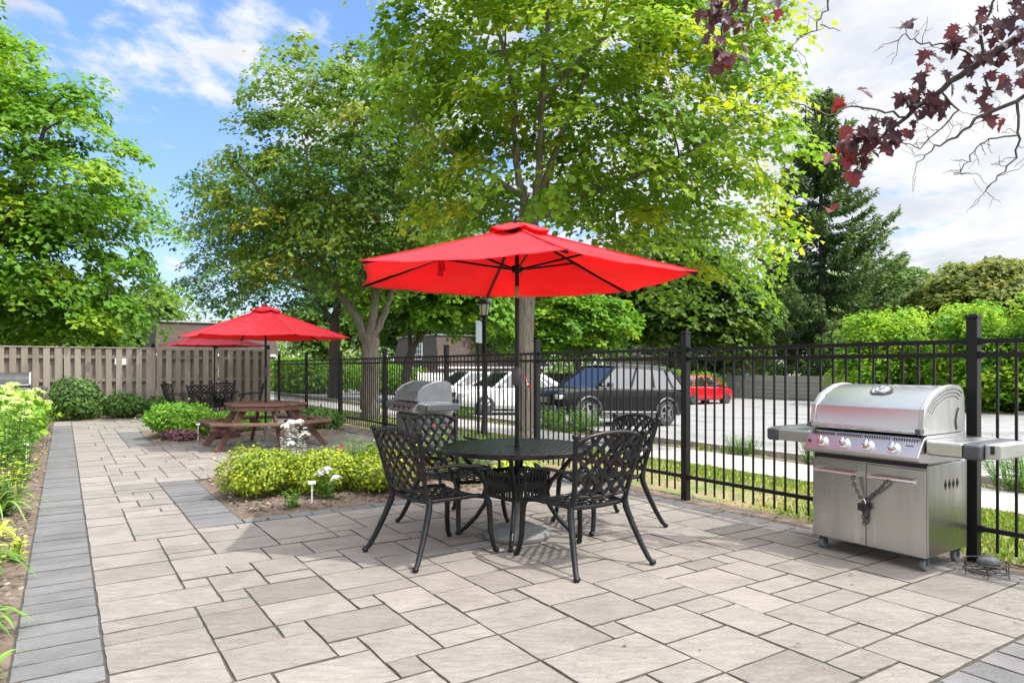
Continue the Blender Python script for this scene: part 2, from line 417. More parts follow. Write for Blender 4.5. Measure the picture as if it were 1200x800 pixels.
def unit(rng, n):
    d = rng.normal(size=(n, 3)); return d / np.linalg.norm(d, axis=1, keepdims=True)


def grow(stems, ells, nclump, rng, sep, shell=2.2):
    """clump centres in the crown, each joined by a bent branch to the nearest limb"""
    mb = MB(); nodes, rad = [], []
    for pts, r0, r1 in stems:
        pts = [np.array(p, float) for p in pts]; m = len(pts)
        fine = []
        for i in range(m - 1):
            for q in np.linspace(0, 1, 5, endpoint=False): fine.append(pts[i] * (1 - q) + pts[i + 1] * q)
        fine.append(pts[-1]); f = np.array(fine)
        for _ in range(2): f[1:-1] = (f[:-2] + 2 * f[1:-1] + f[2:]) / 4
        f[1:-1] += rng.normal(size=f[1:-1].shape) * .015
        rs = [r0 + (r1 - r0) * (i / (len(f) - 1)) ** .8 for i in range(len(f))]
        mb.tube(f, rs, 10)
        for p, q in list(zip(f, rs))[len(f) // 4:]: nodes.append(p); rad.append(q)
    vol = np.array([e[1][0] * e[1][1] * e[1][2] for e in ells]); vol = vol ** .85; vol /= vol.sum()
    C = []; tries = 0
    while len(C) < nclump and tries < nclump * 30:
        tries += 1
        c, r_ = ells[rng.choice(len(ells), p=vol)]
        p = np.array(c) + unit(rng, 1)[0] * rng.random() ** (1 / shell) * np.array(r_)
        if C and np.min(np.linalg.norm(np.array(C) - p, axis=1)) < sep: continue
        C.append(p)
    C = np.array(C); Nd = np.array(nodes)
    dist = np.array([np.min(np.linalg.norm(Nd - c, axis=1)) for c in C])
    for i in np.argsort(dist):
        c = C[i]; D = c - Nd
        cost = np.linalg.norm(D, axis=1) + 1.2 * np.maximum(0, -D[:, 2] + .1)
        j = int(np.argmin(cost)); p0 = Nd[j]; d = c - p0; ln = np.linalg.norm(d)
        mid = p0 + d * .5 + np.array([0, 0, .12 * ln]) + rng.normal(size=3) * .08 * ln
        q = np.linspace(0, 1, 5)[:, None]
        path = (1 - q) ** 2 * p0 + 2 * q * (1 - q) * mid + q * q * c
        r0 = min(rad[j] * .7, .014 + .014 * ln)
        rs = [r0 * (1 - t) + .006 * t for t in (0, .25, .5, .75, 1)]
        mb.tube(path, rs, 5, caps=False)
        Nd = np.vstack([Nd, path[1:]]); rad.extend(rs[1:])
    return mb, C


def crown(C, rng, per, R0, size, mid, flat=.34, tone_bias=0.0):
    """sprays of leaves round the clump centres: flattish tiers that droop at their rim"""
    P, Nn, S, T = [], [], [], []
    for c in C:
        n = int(per * rng.uniform(.6, 1.35)); r_ = R0 * rng.uniform(.7, 1.3)
        out = c - mid; out = out / (np.linalg.norm(out) + 1e-6)
        ax = np.array([0, 0, 1.0]) + out * .45 + rng.normal(size=3) * .18; ax /= np.linalg.norm(ax)
        d = unit(rng, n) * (rng.random((n, 1)) ** .45) * r_
        h = (d * ax).sum(1, keepdims=True); d = d - ax * h * (1 - flat)
        rr = np.linalg.norm(d, axis=1, keepdims=True)
        p = c + d; p[:, 2:3] -= .35 * rr * rr / r_
        P.append(p); Nn.append(ax + d * .45 / r_ + rng.normal(size=(n, 3)) * .30)
        S.append(size * rng.uniform(.65, 1.25, n))
        T.append(np.clip(rng.normal(.40 + tone_bias, .20) + rng.normal(0, .08, n), 0, 1))
    return np.vstack(P), np.vstack(Nn), np.concatenate(S), np.concatenate(T)


def tree(name, label, loc, stems, ells, nclump, per, R0, size, lm, bm, seed, shape='maple', group=None, sep=.55, flat=.34, bias=0.0, cat='tree', rotz=0):
    rng = np.random.default_rng(seed)
    t = thing(name, label, cat, loc, rotz, group)
    mb, C = grow(stems, ells, nclump, rng, sep)
    mb.build('trunk', bm, t, smooth=60)
    mid = np.mean([e[0] for e in ells], axis=0)
    P, Nn, S, T = crown(C, rng, per, R0, size, mid, flat, bias)
    leaves('crown', P, Nn, S, T, shape, lm, t, rng)
    return t


def shrub(name, label, loc, rx, ry, h, n, size, lm, seed, shape='oval', group=None, cat='shrub', lumps=14, z0=.0, stemm='bark_dark'):
    """a dense leafy mound: leaves in lumpy layers over a few stems"""
    rng = np.random.default_rng(seed)
    t = thing(name, label, cat, loc, 0, group)
    mb = MB()
    for k in range(7):
        a = rng.uniform(0, 6.28); q = rng.uniform(.3, .8)
        e = (rx * q * math.cos(a), ry * q * math.sin(a), h * rng.uniform(.55, .85))
        mb.tube([(e[0] * .12, e[1] * .12, -.03), (e[0] * .5, e[1] * .5, e[2] * .55), e], [.014, .009, .004], 5)
    mb.build('stem', M[stemm], t, smooth=60)
    ctr = np.array([0, 0, h * .48]); rad = np.array([rx, ry, h * .52])
    lc = unit(rng, lumps); lr = rng.uniform(.8, 1.12, lumps)
    d = unit(rng, n)
    w = np.maximum(0, d @ lc.T) ** 6; f = .76 + .36 * (w * lr).max(1)
    q = rng.random(n) ** .25 * f * np.where(rng.random(n) < .10, rng.uniform(1.0, 1.22, n), 1)
    P = ctr + d * q[:, None] * rad; ok = P[:, 2] > z0
    P, d, q = P[ok], d[ok], q[ok]
    Nn = d + np.array([0, 0, .5]) + rng.normal(size=P.shape) * .55
    ti = (w.argmax(1)[ok] * .37) % 1.0
    T = np.clip(.30 + .25 * ti + rng.normal(0, .2, len(P)), 0, 1)
    leaves('foliage', P, Nn, size * rng.uniform(.65, 1.3, len(P)), T, shape, lm, t, rng, Y=d + np.array([0, 0, .3]))
    return t

# ================================================================ SETTING
def sheet(name, us, vs, zf, mt, kind='structure', off=0.0):
    mb = MB(); nu, nv = len(us), len(vs)
    pts = [W(u, v, zf(u, v) + off) for u in us for v in vs]
    mb.add(pts, [(i * nv + j, (i + 1) * nv + j, (i + 1) * nv + j + 1, i * nv + j + 1) for i in range(nu - 1) for j in range(nv - 1)])
    o = mb.build(name, mt)
    if o.data.polygons[0].normal.z < 0: o.data.flip_normals()
    return tag(o, kind=kind)


VB = [-900, -30, 0, 6, 10, 16, 28, 60, 900]
sheet('ground', [-900, -40, 0, 30, 80, 900], VB, lambda u, v: gz(v) - .06, M['earth'])
sheet('car_park', [-25, 0, 20, 40, 75], [10.25, 16, 28, 36.5], lambda u, v: gz(v), M['asphalt'])
# pavement beyond the lawn: a slab with real edges
mb = MB()
for k in range(-14, 45):
    u0 = k * 1.5 + .01; u1 = u0 + 1.48; a, b = 7.55, 9.25; t = rnd.random()
    vs = [W(u, v, gz(v) + z) for z in (-.1, .03) for u, v in ((u0, a), (u1, a), (u1, b), (u0, b))]
    mb.add(vs, [(0, 1, 2, 3), (7, 6, 5, 4), (4, 5, 1, 0), (5, 6, 2, 1), (6, 7, 3, 2), (7, 4, 0, 3)], t)
pv = mb.build('pavement', M['concrete'])
bmm = bmesh.new(); bmm.from_mesh(pv.data); bmesh.ops.recalc_face_normals(bmm, faces=bmm.faces); bmm.to_mesh(pv.data); bmm.free()
tag(pv, kind='structure')
# kerb on the near edge of the car park and below the far shrubs
for (v0, w_, h, u0, u1, nm) in ((10.1, .15, .10, -20, 70, 'kerb'), (33.2, .18, .13, -25, 12.2, 'far_kerb')):
    mb = MB()
    mb.bar(W(u0, v0, gz(v0) + h / 2 - .02), W(u1, v0, gz(v0) + h / 2 - .02), w_, h + .04)
    tag(mb.build(nm, M['concrete'], bevel=.015), kind='structure')


def lump(u, v):
    return .018 * math.sin(u * 5.1 + 1.3 * math.sin(v * 3.7)) * math.sin(v * 4.3 + u) + .010 * math.sin(u * 13 + v * 9)


def lin(a, b, n): return [a + (b - a) * i / (n - 1) for i in range(n)]


def bed(name, u0, u1, v0, v1, mt, hgt=.0, step=.16):
    nu, nv = max(3, int((u1 - u0) / step)), max(3, int((v1 - v0) / step))

    def z(u, v):
        e = min(u - u0, u1 - u, v - v0, v1 - v)
        return gz(v) - .012 + (hgt + lump(u, v)) * min(1, max(0, e / .25))
    return sheet(name, lin(u0, u1, nu), lin(v0, v1, nv), z, mt)


BEDS = [(6.401, 8.963, 1.32, 4.98), (13.355, 16.283, 1.32, 4.98)]
bed('flower_bed_soil', *BEDS[0][:2], *BEDS[0][2:], M['soil'], .045)
bed('shrub_bed_soil', *BEDS[1][:2], *BEDS[1][2:], M['soil'], .045)
bed('border_soil', 0, 21.4, -3.2, -.205, M['soil'], .02)
bed('fence_border_soil', 20.32, 21.6, -.2, 5.3, M['soil'], .02)
sheet('fence_strip_soil', lin(-3, 21.4, 60), lin(5.19, 5.6, 5), lambda u, v: -.014 + lump(u, v) * .5, M['soil'])
bed('lawn', -6, 30, 5.5, 7.6, M['lawnsoil'], .012, .2)
bed('verge', -12, 40, 9.2, 10.1, M['soil'], .015, .22)

mb = MB(); mb.bar(W(-20, 32.6, gz(32.6) + .004), W(12, 32.6, gz(32.6) + .004), .12, .004)
tag(mb.build('kerb_line', mat('worn_yellow_line', (.42, .30, .05), (.30, .27, .22), 3, rough=.8)), kind='structure')

# ---------------------------------------------------------------- paving
G = .006


def slab(mb, u0, u1, v0, v1, tone, jit=.003):
    u0 += G / 2; u1 -= G / 2; v0 += G / 2; v1 -= G / 2
    if u1 - u0 < .03 or v1 - v0 < .03: return
    ring = []
    for (a, b) in (((u0, v0), (u1, v0)), ((u1, v0), (u1, v1)), ((u1, v1), (u0, v1)), ((u0, v1), (u0, v0))):
        L_ = abs(a[0] - b[0]) + abs(a[1] - b[1]); n = max(2, int(L_ / .07))
        for k in range(n):
            q = k / n; ring.append((a[0] + (b[0] - a[0]) * q + rnd.uniform(-jit, jit), a[1] + (b[1] - a[1]) * q + rnd.uniform(-jit, jit)))
    cu, cv = (u0 + u1) / 2, (v0 + v1) / 2; z = rnd.uniform(-.0022, .0022)
    tu, tv = rnd.uniform(-.004, .004), rnd.uniform(-.004, .004)
    n = len(ring)

    def lev(inset, dz):
        out = []
        for (u, v) in ring:
            su = inset * (1 if u < cu else -1) if abs(abs(u - cu) - (u1 - u0) / 2) < .01 else 0
            sv = inset * (1 if v < cv else -1) if abs(abs(v - cv) - (v1 - v0) / 2) < .01 else 0
            out.append(W(u + su, v + sv, z + dz + tu * (u - cu) + tv * (v - cv)))
        return out
    vs = lev(0, -.055) + lev(0, -.008) + lev(.0042, 0)
    fs = []
    for l in range(2):
        for i in range(n):
            j = (i + 1) % n; fs.append((l * n + i, (l + 1) * n + i, (l + 1) * n + j, l * n + j))
    fs.append(tuple(2 * n + n - 1 - i for i in range(n)))
    mb.add(vs, fs, tone)
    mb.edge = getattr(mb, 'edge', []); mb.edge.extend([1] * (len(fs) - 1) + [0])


def holes(u, v):
    if v < .16: return u < 18.75
    if 1.10 < u < 1.46: return True
    for (a, b, c, d) in BEDS:
        if a - .185 < u < b and c - .399 < v < d: return True
    return False


CU, CV = .183, .1525
u_lo, v_lo = 1.46 - 19 * CU, .16 - 3 * CV * .8
NU = int((20.3 - u_lo) / CU); V0 = .16; NV = int((5.0 - V0) / CV)
occ = np.zeros((NU, NV), bool)
for i in range(NU):
    for j in range(NV):
        if holes(u_lo + (i + .5) * CU, V0 + (j + .5) * CV): occ[i, j] = True
mb = MB()
sizes = [(2, 3, 8), (2, 2, 5), (1, 3, 4), (2, 4, .8), (1, 2, 3)]
for i in range(NU):
    for j in range(NV):
        if occ[i, j]: continue
        opts = []
        for a, b, w_ in sizes:
            if i + a <= NU and j + b <= NV and not occ[i:i + a, j:j + b].any(): opts.append((a, b, w_))
        if opts:
            a, b, _ = rnd.choices(opts, [o[2] for o in opts])[0]
        else:
            a, b = 1, 1
        # never leave one-cell slivers at the side
        if j + b == NV - 1 and not occ[i:i + a, NV - 1].any(): b += 1
        occ[i:i + a, j:j + b] = True
        u0 = u_lo + i * CU; v0 = V0 + j * CV
        slab(mb, u0, u0 + a * CU, v0, v0 + b * CV if j + b < NV else 5.0, min(1, max(0, rnd.gauss(.58, .15))))
# the cross row at the end of the path
for k in range(2):
    slab(mb, 18.75 + k * .75, 19.5 + k * .75, -.2, .16, rnd.uniform(.4, .7))


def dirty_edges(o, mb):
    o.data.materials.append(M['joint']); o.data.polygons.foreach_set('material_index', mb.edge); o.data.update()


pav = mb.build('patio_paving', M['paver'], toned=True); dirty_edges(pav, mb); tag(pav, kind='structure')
mb = MB(); T_ = lambda: min(1, max(0, rnd.gauss(.58, .15)))
u = -2.0
while u < 18.6:
    w_ = .187 if u < 18.4 else .15
    slab(mb, u, u + w_, -.2, .16, T_()); u += w_
u_ = u
for (a, b, c, d) in BEDS:
    u = a - .183
    while u < b - .1:
        slab(mb, u, min(b, u + .187), c - .3975, c - .004, T_()); u += .187
    v = c
    while v < 4.9:
        slab(mb, a - .183, a - .002, v, min(5.0, v + .2), T_()); v += .2
v = .16
while v < 4.95:
    slab(mb, 1.10, 1.455, v, v + .187, T_()); v += .187
u = -2.0
while u < 20.2:
    slab(mb, u, u + .25, 5.0, 5.18, T_()); u += .25
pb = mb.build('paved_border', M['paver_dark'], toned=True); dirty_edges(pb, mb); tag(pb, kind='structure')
sheet('joint_sand', lin(-2.1, 20.32, 40), lin(-.205, 5.19, 12), lambda u, v: -.007 if not any(a < u < b and c < v < d for a, b, c, d in BEDS) else -.03, M['joint'])

# ---------------------------------------------------------------- chips, crumbs, grass
rng = np.random.default_rng(3)


def scatter(name, mt, n, areas, size, shape, dens=None, z=.012, flat=.35, seed=1):
    r_ = np.random.default_rng(seed); P, S, T, Nn = [], [], [], []
    ar = np.array([(a[1] - a[0]) * (a[3] - a[2]) * (a[4] if len(a) > 4 else 1) for a in areas]); ar /= ar.sum()
    for a, c in zip(areas, (ar * n).astype(int)):
        for _ in range(c):
            u, v = r_.uniform(a[0], a[1]), r_.uniform(a[2], a[3])
            if dens and r_.random() > dens(u, v): continue
            zz = gz(v) + z + lump(u, v) * (.8 if z > .005 else 0)
            P.append(W(u, v, zz)); S.append(size * r_.uniform(.5, 1.5)); T.append(r_.random())
            Nn.append(Vector((r_.normal() * flat, r_.normal() * flat, 1)))
    o = leaves(name, np.array([tuple(p) for p in P]), np.array([tuple(q) for q in Nn]), np.array(S), np.array(T), shape, mt, None, r_)
    return tag(o, kind='stuff')


scatter('mulch_chips', M['mulch'], 9000, [(6.4, 9.0, 1.38, 4.9, 1.5), (13.5, 16.2, 1.4, 4.9, .7), (2.5, 21, -1.1, -.22, 1), (20.4, 21.4, -.1, 5.2, .5)], .035, 'petal', z=.035, seed=2)
scatter('leaf_litter', M['mulch'], 1500, [(1.5, 20, 5.05, 5.5, 3), (1.5, 19, (.2), 5.0, .035)], .028, 'oval', z=.006, flat=.2, seed=5)


def blades(name, n, areas, h, mt, dens, seed, wid=.10):
    r_ = np.random.default_rng(seed); P, S, T, Nn, Y = [], [], [], [], []
    ar = np.array([(a[1] - a[0]) * (a[3] - a[2]) * a[4] for a in areas]); ar /= ar.sum()
    for a, c in zip(areas, (ar * n).astype(int)):
        for _ in range(c):
            u, v = r_.uniform(a[0], a[1]), r_.uniform(a[2], a[3]); q = dens(u, v)
            if r_.random() > q: continue
            P.append(tuple(W(u, v, gz(v) + .0))); S.append(h * r_.uniform(.5, 1.3) * (.6 + .4 * q)); T.append(min(1, max(0, r_.normal(.5, .22) + (.3 if q < .5 else 0))))
            a_ = r_.uniform(0, 6.28); Nn.append((math.cos(a_), math.sin(a_), .25)); Y.append((r_.normal() * .4, r_.normal() * .4, 1))
    o = leaves(name, np.array(P), np.array(Nn), np.array(S), np.array(T), 'tuft', mt, None, r_, Y=np.array(Y))
    return tag(o, kind='stuff')


def lawn_d(u, v):
    n = math.sin(u * 2.3 + 1.1 * math.sin(v * 3)) * .5 + .5
    dry = max(0, min(1, (u - 3.0) / 1.6)) * max(0, min(1, (6.9 - v) / .9))
    return (1 - .9 * dry) * (.55 + .45 * n)


blades('lawn_grass', 60000, [(-1.5, 5, 5.42, 7.55, 3), (5, 9, 5.5, 7.55, 1.6), (9, 22, 5.6, 7.55, .5)], .06, M['grass'], lawn_d, 11)
blades('verge_grass', 2200, [(-1, 9, 9.27, 10.02, 1), (9, 30, 9.27, 10.02, .5)], .11, M['grass'], lambda u, v: .25 + .4 * (math.sin(u * 1.7) > .2), 12)

# ================================================================ FENCES
FU = [-3.02, -.40, 2.23, 4.89, 7.53, 10.14, 12.76, 15.38, 18.02, 20.75, 21.42]
fe = thing('metal_fence', 'black metal picket fence with square posts running along the patio edge', 'fence', W(0, 5.35), A)
for i, u in enumerate(FU):
    if i == len(FU) - 1: continue
    mb = MB(); mb.box((0, u, .82), (.07, .07, 1.64 + .1)); p = mb.build('post', M['black_metal'], fe, bevel=.004)
    mb = MB(); mb.box((0, u, 1.702), (.08, .08, .022)); mb.box((0, u, 1.718), (.05, .05, .012)); mb.build('post_cap', M['black_metal'], p, bevel=.003)
for i in range(len(FU) - 1):
    a, b = FU[i] + .035, FU[i + 1] - .035
    mb = MB()
    for z in (1.53, 1.435, .225): mb.box((0, (a + b) / 2, z), (.028, b - a, .034))
    n = max(2, round((b - a) / .113)); st = (b - a) / n
    for k in range(1, n): mb.box((0, a + k * st, .80), (.016, .016, 1.45))
    for z in (1.53, 1.435, .225):
        for y in (a + .012, b - .012): mb.box((0, y, z), (.042, .03, .05))
    mb.build('picket_panel', M['black_metal'], fe, bevel=.0015, seg=1)

# weathered board fence across the end, at u = 21.5
wf = thing('wooden_fence', 'weathered grey shadowbox board fence closing off the far end of the patio', 'fence', W(21.5, 0), A)
PV = [-13.0, -10.8, -8.6, -6.45, -4.3, -2.2, -.07, 2.10, 3.73, 5.22]
for i in range(len(PV) - 1):
    a, b = PV[i], PV[i + 1]; mb = MB(); x = a + .08; k = 0
    while x < b - .06:
        w_ = rnd.uniform(.135, .148); y = -.06 if k % 2 == 0 else .05
        h = 1.80 + rnd.uniform(-.012, .012)
        mb.box((x + w_ / 2, y, h / 2 + .04), (w_, .018, h), Matrix.Rotation(rnd.uniform(-.006, .006), 3, 'Y'), tone=rnd.random())
        x += w_ - .022; k += 1
    bo = mb.build('board_panel', M['fencewood'], wf, bevel=.002, seg=1, toned=True)
    mb = MB()
    for z in (.35, 1.0, 1.62): mb.box(((a + b) / 2, -.008, z), (b - a - .1, .07, .085), tone=.0)
    mb.build('rail', M['fencewood'], wf, toned=True)
    mb = MB(); mb.box(((a + b) / 2, -.01, 1.874), (b - a, .14, .036), tone=.75); mb.build('cap_rail', M['fencewood'], wf, bevel=.004, toned=True)
for i, x in enumerate(PV):
    mb = MB(); mb.box((x, -.01, .925), (.1, .1, 1.85), tone=.35); p = mb.build('post', M['fencewood'], wf, bevel=.006, toned=True)
    mb = MB(); mb.box((x, -.01, 1.905), (.11, .15, .03)); mb.lathe([(.035, 1.92), (.045, 1.96), (.055, 1.98), (.05, 2.01), (.02, 2.03)], 12, (x, -.01, 0)); mb.build('post_cap', M['black_metal'], p)
# small white plate
sg = thing('fence_sign', 'small blank white plate fixed to the weathered board fence', 'sign', W(21.5 - .062, 1.30, 1.50), A)
mb = MB(); mb.box((0, 0, 0), (.27, .008, .17)); mb.build('plate', M['white'], sg, bevel=.003)
mb = MB()
for x in (-.12, .12): mb.lathe([(.007, 0), (.005, .004)], 8, (x, -.004, .06), Matrix.Rotation(R(90), 3, 'X'))
mb.build('screw', M['chrome'], sg)

# lamp post and the sign post beside it, beyond the picket fence
lp = thing('lamp_post', 'black lamp post with frosted lantern beyond the picket fence', 'street lamp', (-.57, 14.0, gzxy(-.57, 14) - .02))
mb = MB(); mb.lathe([(.10, 0), (.10, .03), (.075, .06), (.06, .30), (.048, .34), (.046, 2.32), (.06, 2.34), (.06, 2.37), (.04, 2.40), (.05, 2.44)], 16); mb.build('post', M['black_metal'], lp, smooth=40)
mb = MB(); mb.lathe([(.06, 2.44), (.075, 2.48), (.115, 2.70), (.11, 2.705)], 16); mb.build('lantern_glass', M['lantern'], lp, smooth=40)
mb = MB()
for k in range(6):
    q = k * math.pi / 3; mb.bar((.078 * math.cos(q), .078 * math.sin(q), 2.47), (.118 * math.cos(q), .118 * math.sin(q), 2.71), .012, .012)
mb.lathe([(.07, 2.43), (.085, 2.46), (.085, 2.48), (.06, 2.485)], 16); mb.build('lantern_frame', M['black_metal'], lp)
mb = MB(); mb.lathe([(.17, 2.70), (.175, 2.715), (.12, 2.79), (.06, 2.83), (.03, 2.85), (.03, 2.88), (.012, 2.91), (.004, 2.95)], 20); mb.build('lantern_roof', M['black_metal'], lp, smooth=40)
sp = thing('sign_post', 'slim dark post with pale sign plate, close beside the lamp post', 'sign', (-.715, 14.35, gzxy(-.7, 14.3) - .03), R(68))
mb = MB(); mb.box((0, 0, 1.2), (.05, .03, 2.4)); mb.build('post', M['black_metal'], sp, bevel=.003)
mb = MB(); mb.box((0, -.022, 2.17), (.30, .006, .46)); mb.build('sign_plate', M['signback'], sp, bevel=.002)

# low grey boundary wall on the far side of the car park
wl = thing('boundary_wall', 'low grey ribbed wall along the far side of the car park', 'wall', W(0, 36.2, gz(36)), A)
mb = MB()
for k in range(0, 16):
    y = 7 + k * 3.0; mb = MB()
    mb.box((0, y + 1.5, .72), (.10, 2.86, 1.44))
    for z in (.2, .44, .68, .92, 1.16): mb.box((-.06, y + 1.5, z), (.03, 2.84, .2))
    mb.build('wall_panel', M['wallgrey'], wl, bevel=.008); mb = MB()
for k in range(0, 17):
    mb = MB(); mb.box((0, 7 + k * 3.0, .78), (.16, .16, 1.58)); mb.build('wall_post', M['wallgrey'], wl, bevel=.01)
pass

# ================================================================ FURNITURE
YZX = Matrix(((0, 0, 1), (1, 0, 0), (0, 1, 0)))       # prism outline (y, z), extruded along x


def clip(poly, p, d):
    """part of the line p + s*d inside a convex outline"""
    lo, hi = -9, 9; n = len(poly)
    for i in range(n):
        a, b = poly[i], poly[(i + 1) % n]
        nx, ny = -(b[1] - a[1]), b[0] - a[0]          # inward for counter-clockwise
        den = nx * d[0] + ny * d[1]; num = nx * (a[0] - p[0]) + ny * (a[1] - p[1])
        if abs(den) < 1e-9:
            if num > 0: return None
            continue
        s = num / den
        if den > 0: lo = max(lo, s)
        else: hi = min(hi, s)
    return (lo, hi) if hi - lo > .02 else None


def lattice(poly, mapf, up, step=.066, w=.025, th=.007, off=.0045):
    mb = MB(); q = math.sqrt(.5)
    for sgn in (1, -1):
        d = (q, sgn * q); nrm = (-sgn * q, q)
        for k in range(-14, 15):
            p = (nrm[0] * k * step, nrm[1] * k * step + .2)
            c = clip(poly, p, d)
            if not c: continue
            n = max(2, int((c[1] - c[0]) / (step / 2)))
            pts = []
            for i in range(n + 1):
                s = c[0] + (c[1] - c[0]) * i / n
                o = off * math.cos(math.pi * s / step + k * math.pi) * sgn
                pts.append(mapf(p[0] + d[0] * s, p[1] + d[1] * s, o))
            for a, b in zip(pts[:-1], pts[1:]): mb.bar(a, b, w, th, up)
    return mb


def make_chair(label, group):
    t = thing('patio_chair', label, 'chair', (0, 0, 0), 0, group)
    m = M['cast']
    # seat: curved frame and woven straps
    out = [(-.225, -.22), (.225, -.22), (.27, .12), (.255, .25), (.0, .275), (-.255, .25), (-.27, .12)]
    sz = lambda x, y, o=0: Vector((x, y, .430 + .02 * (y > .15) * 0 - .055 * max(0, (y - .17)) / .1 * .45 - .018 * (1 - (x / .27) ** 2) + o))
    ring = []
    for i in range(len(out)):
        a, b = out[i], out[(i + 1) % len(out)]
        for k in range(4): ring.append(sz(a[0] + (b[0] - a[0]) * k / 4, a[1] + (b[1] - a[1]) * k / 4))
    mb = MB(); mb.tube(ring + [ring[0]], .0155, 8, caps=False)
    seat = mb.build('seat', m, t, smooth=60)
    lattice(out, sz, (0, 0, 1), .062, .024).build('seat_lattice', m, seat)
    # back
    bo = [(-.215, .50), (.215, .50), (.262, .74), (.275, .87), (.19, .905), (0, .925), (-.19, .905), (-.275, .87), (-.262, .74)]
    bk = lambda x, z, o=0: Vector((x, -.225 - (z - .43) * .27 - .035 * (1 - min(1, (x / .28) ** 2)) + o, z))
    mb = MB()
    for s in (-1, 1):
        mb.tube([bk(s * .238, .44), bk(s * .236, .50), bk(s * .25, .62), bk(s * .275, .74), bk(s * .288, .83), bk(s * .296, .885), bk(s * .305, .905)], [.018, .018, .018, .0175, .017, .018, .016], 8)
        p = bk(s * .302, .907); mb.lathe([(.004, -.024), (.017, -.02), (.022, 0), (.017, .02), (.004, .024)], 10, p, Matrix.Rotation(R(90), 3, 'Y'))
    mb.tube([bk(x, z) for x, z in ((-.285, .86), (-.25, .885), (-.19, .905), (-.1, .92), (0, .925), (.1, .92), (.19, .905), (.25, .885), (.285, .86))], .0145, 8)
    mb.tube([bk(x, .50 - .01 * (1 - (x / .22) ** 2)) for x in (-.235, -.12, 0, .12, .235)], .012, 8)
    back = mb.build('backrest', m, t, smooth=60)
    lattice(bo, bk, (0, 1, 0), .072, .028).build('back_lattice', m, back)
    for s in (-1, 1):
        mb = MB(); mb.tube([(s * .335, -.40, .02), (s * .322, -.375, .05), (s * .298, -.33, .14), (s * .27, -.275, .27), (s * .248, -.235, .38), (s * .238, -.228, .455)],
                           [.016, .019, .020, .022, .024, .022], 8)
        mb.lathe([(.004, -.022), (.016, -.018), (.02, 0), (.016, .018), (.004, .022)], 10, (s * .336, -.403, .02), Matrix.Rotation(R(90), 3, 'Y'))
        mb.build('leg', m, t, smooth=60)
        mb = MB(); mb.tube([(s * .292, .315, .02), (s * .285, .30, .06), (s * .272, .285, .16), (s * .266, .283, .28), (s * .27, .27, .37), (s * .262, .235, .432)],
                           [.016, .019, .0195, .021, .024, .020], 8)
        mb.lathe([(.004, -.022), (.016, -.018), (.02, 0), (.016, .018), (.004, .022)], 10, (s * .292, .32, .02), Matrix.Rotation(R(90), 3, 'Y'))
        mb.build('leg', m, t, smooth=60)
        mb = MB()
        mb.tube([bk(s * .262, .66), (s * .30, -.20, .668), (s * .318, -.08, .672), (s * .322, .06, .655), (s * .318, .17, .642), (s * .312, .235, .628), (s * .305, .262, .604), (s * .30, .25, .585), (s * .30, .235, .592)],
                [.014, .015, .017, .0175, .017, .016, .014, .012, .01], 8, flat=.75)
        mb.tube([(s * .268, .22, .425), (s * .292, .225, .49), (s * .312, .19, .56), (s * .318, .14, .61), (s * .318, .10, .645)], [.013, .012, .012, .012, .012], 8)
        mb.build('armrest', m, t, smooth=60)
    return t


def make_table(label):
    t = thing('patio_table', label, 'table', (0, 0, 0))
    m = M['cast']; r_ = .60
    mb = MB(); mb.lathe([(.565, .690), (r_ - .01, .685), (r_, .692), (r_, .716), (r_ - .008, .722), (.565, .722), (.565, .690)], 64)
    for k in range(-11, 12):
        x = k * .052; h = math.sqrt(max(0, .57 ** 2 - x * x))
        if h < .05: continue
        for a, b in ([(-h, h)] if abs(x) > .05 else [(-h, -.05), (.05, h)]):
            mb.box((x, (a + b) / 2, .716), (.047, b - a, .008))
    for k in (-2, -1, 1, 2):
        y = k * .18; h = math.sqrt(.57 ** 2 - y * y); mb.box((0, y, .703), (2 * h, .03, .014))
    mb.lathe([(.028, .700), (.07, .700), (.07, .7225), (.028, .7225), (.028, .700)], 24)
    mb.build('tabletop', m, t, smooth=35)
    for k in range(4):
        q = k * math.pi / 2 + R(8); c, s = math.cos(q), math.sin(q)
        mb = MB(); mb.tube([(c * r2, s * r2, z) for r2, z in ((.47, .70), (.44, .64), (.36, .54), (.275, .45), (.235, .36), (.255, .26), (.33, .15), (.42, .06), (.475, .02))],
                           [.015, .017, .018, .018, .018, .018, .018, .018, .014], 8)
        mb.lathe([(.004, -.02), (.016, -.016), (.02, 0), (.016, .016), (.004, .02)], 10, (c * .48, s * .48, .02), Matrix.Rotation(q + R(90), 3, 'Z') @ Matrix.Rotation(R(90), 3, 'Y'))
        mb.build('leg', m, t, smooth=60)
    mb = MB(); w = .185                                         # pierced apron between the legs
    for k in range(4):
        Q = Matrix.Rotation(k * math.pi / 2 + R(8 + 45), 3, 'Z')
        for z, h in ((.335, .03), (.43, .055), (.515, .03)): mb.box(Q @ Vector((w, 0, z)), (.008, 2 * w, h), Q)
        for i in range(-5, 6): mb.box(Q @ Vector((w + .001, i * .034, .425)), (.007, .016 if i % 2 else .026, .19), Q)
    mb.build('apron', m, t)
    return t


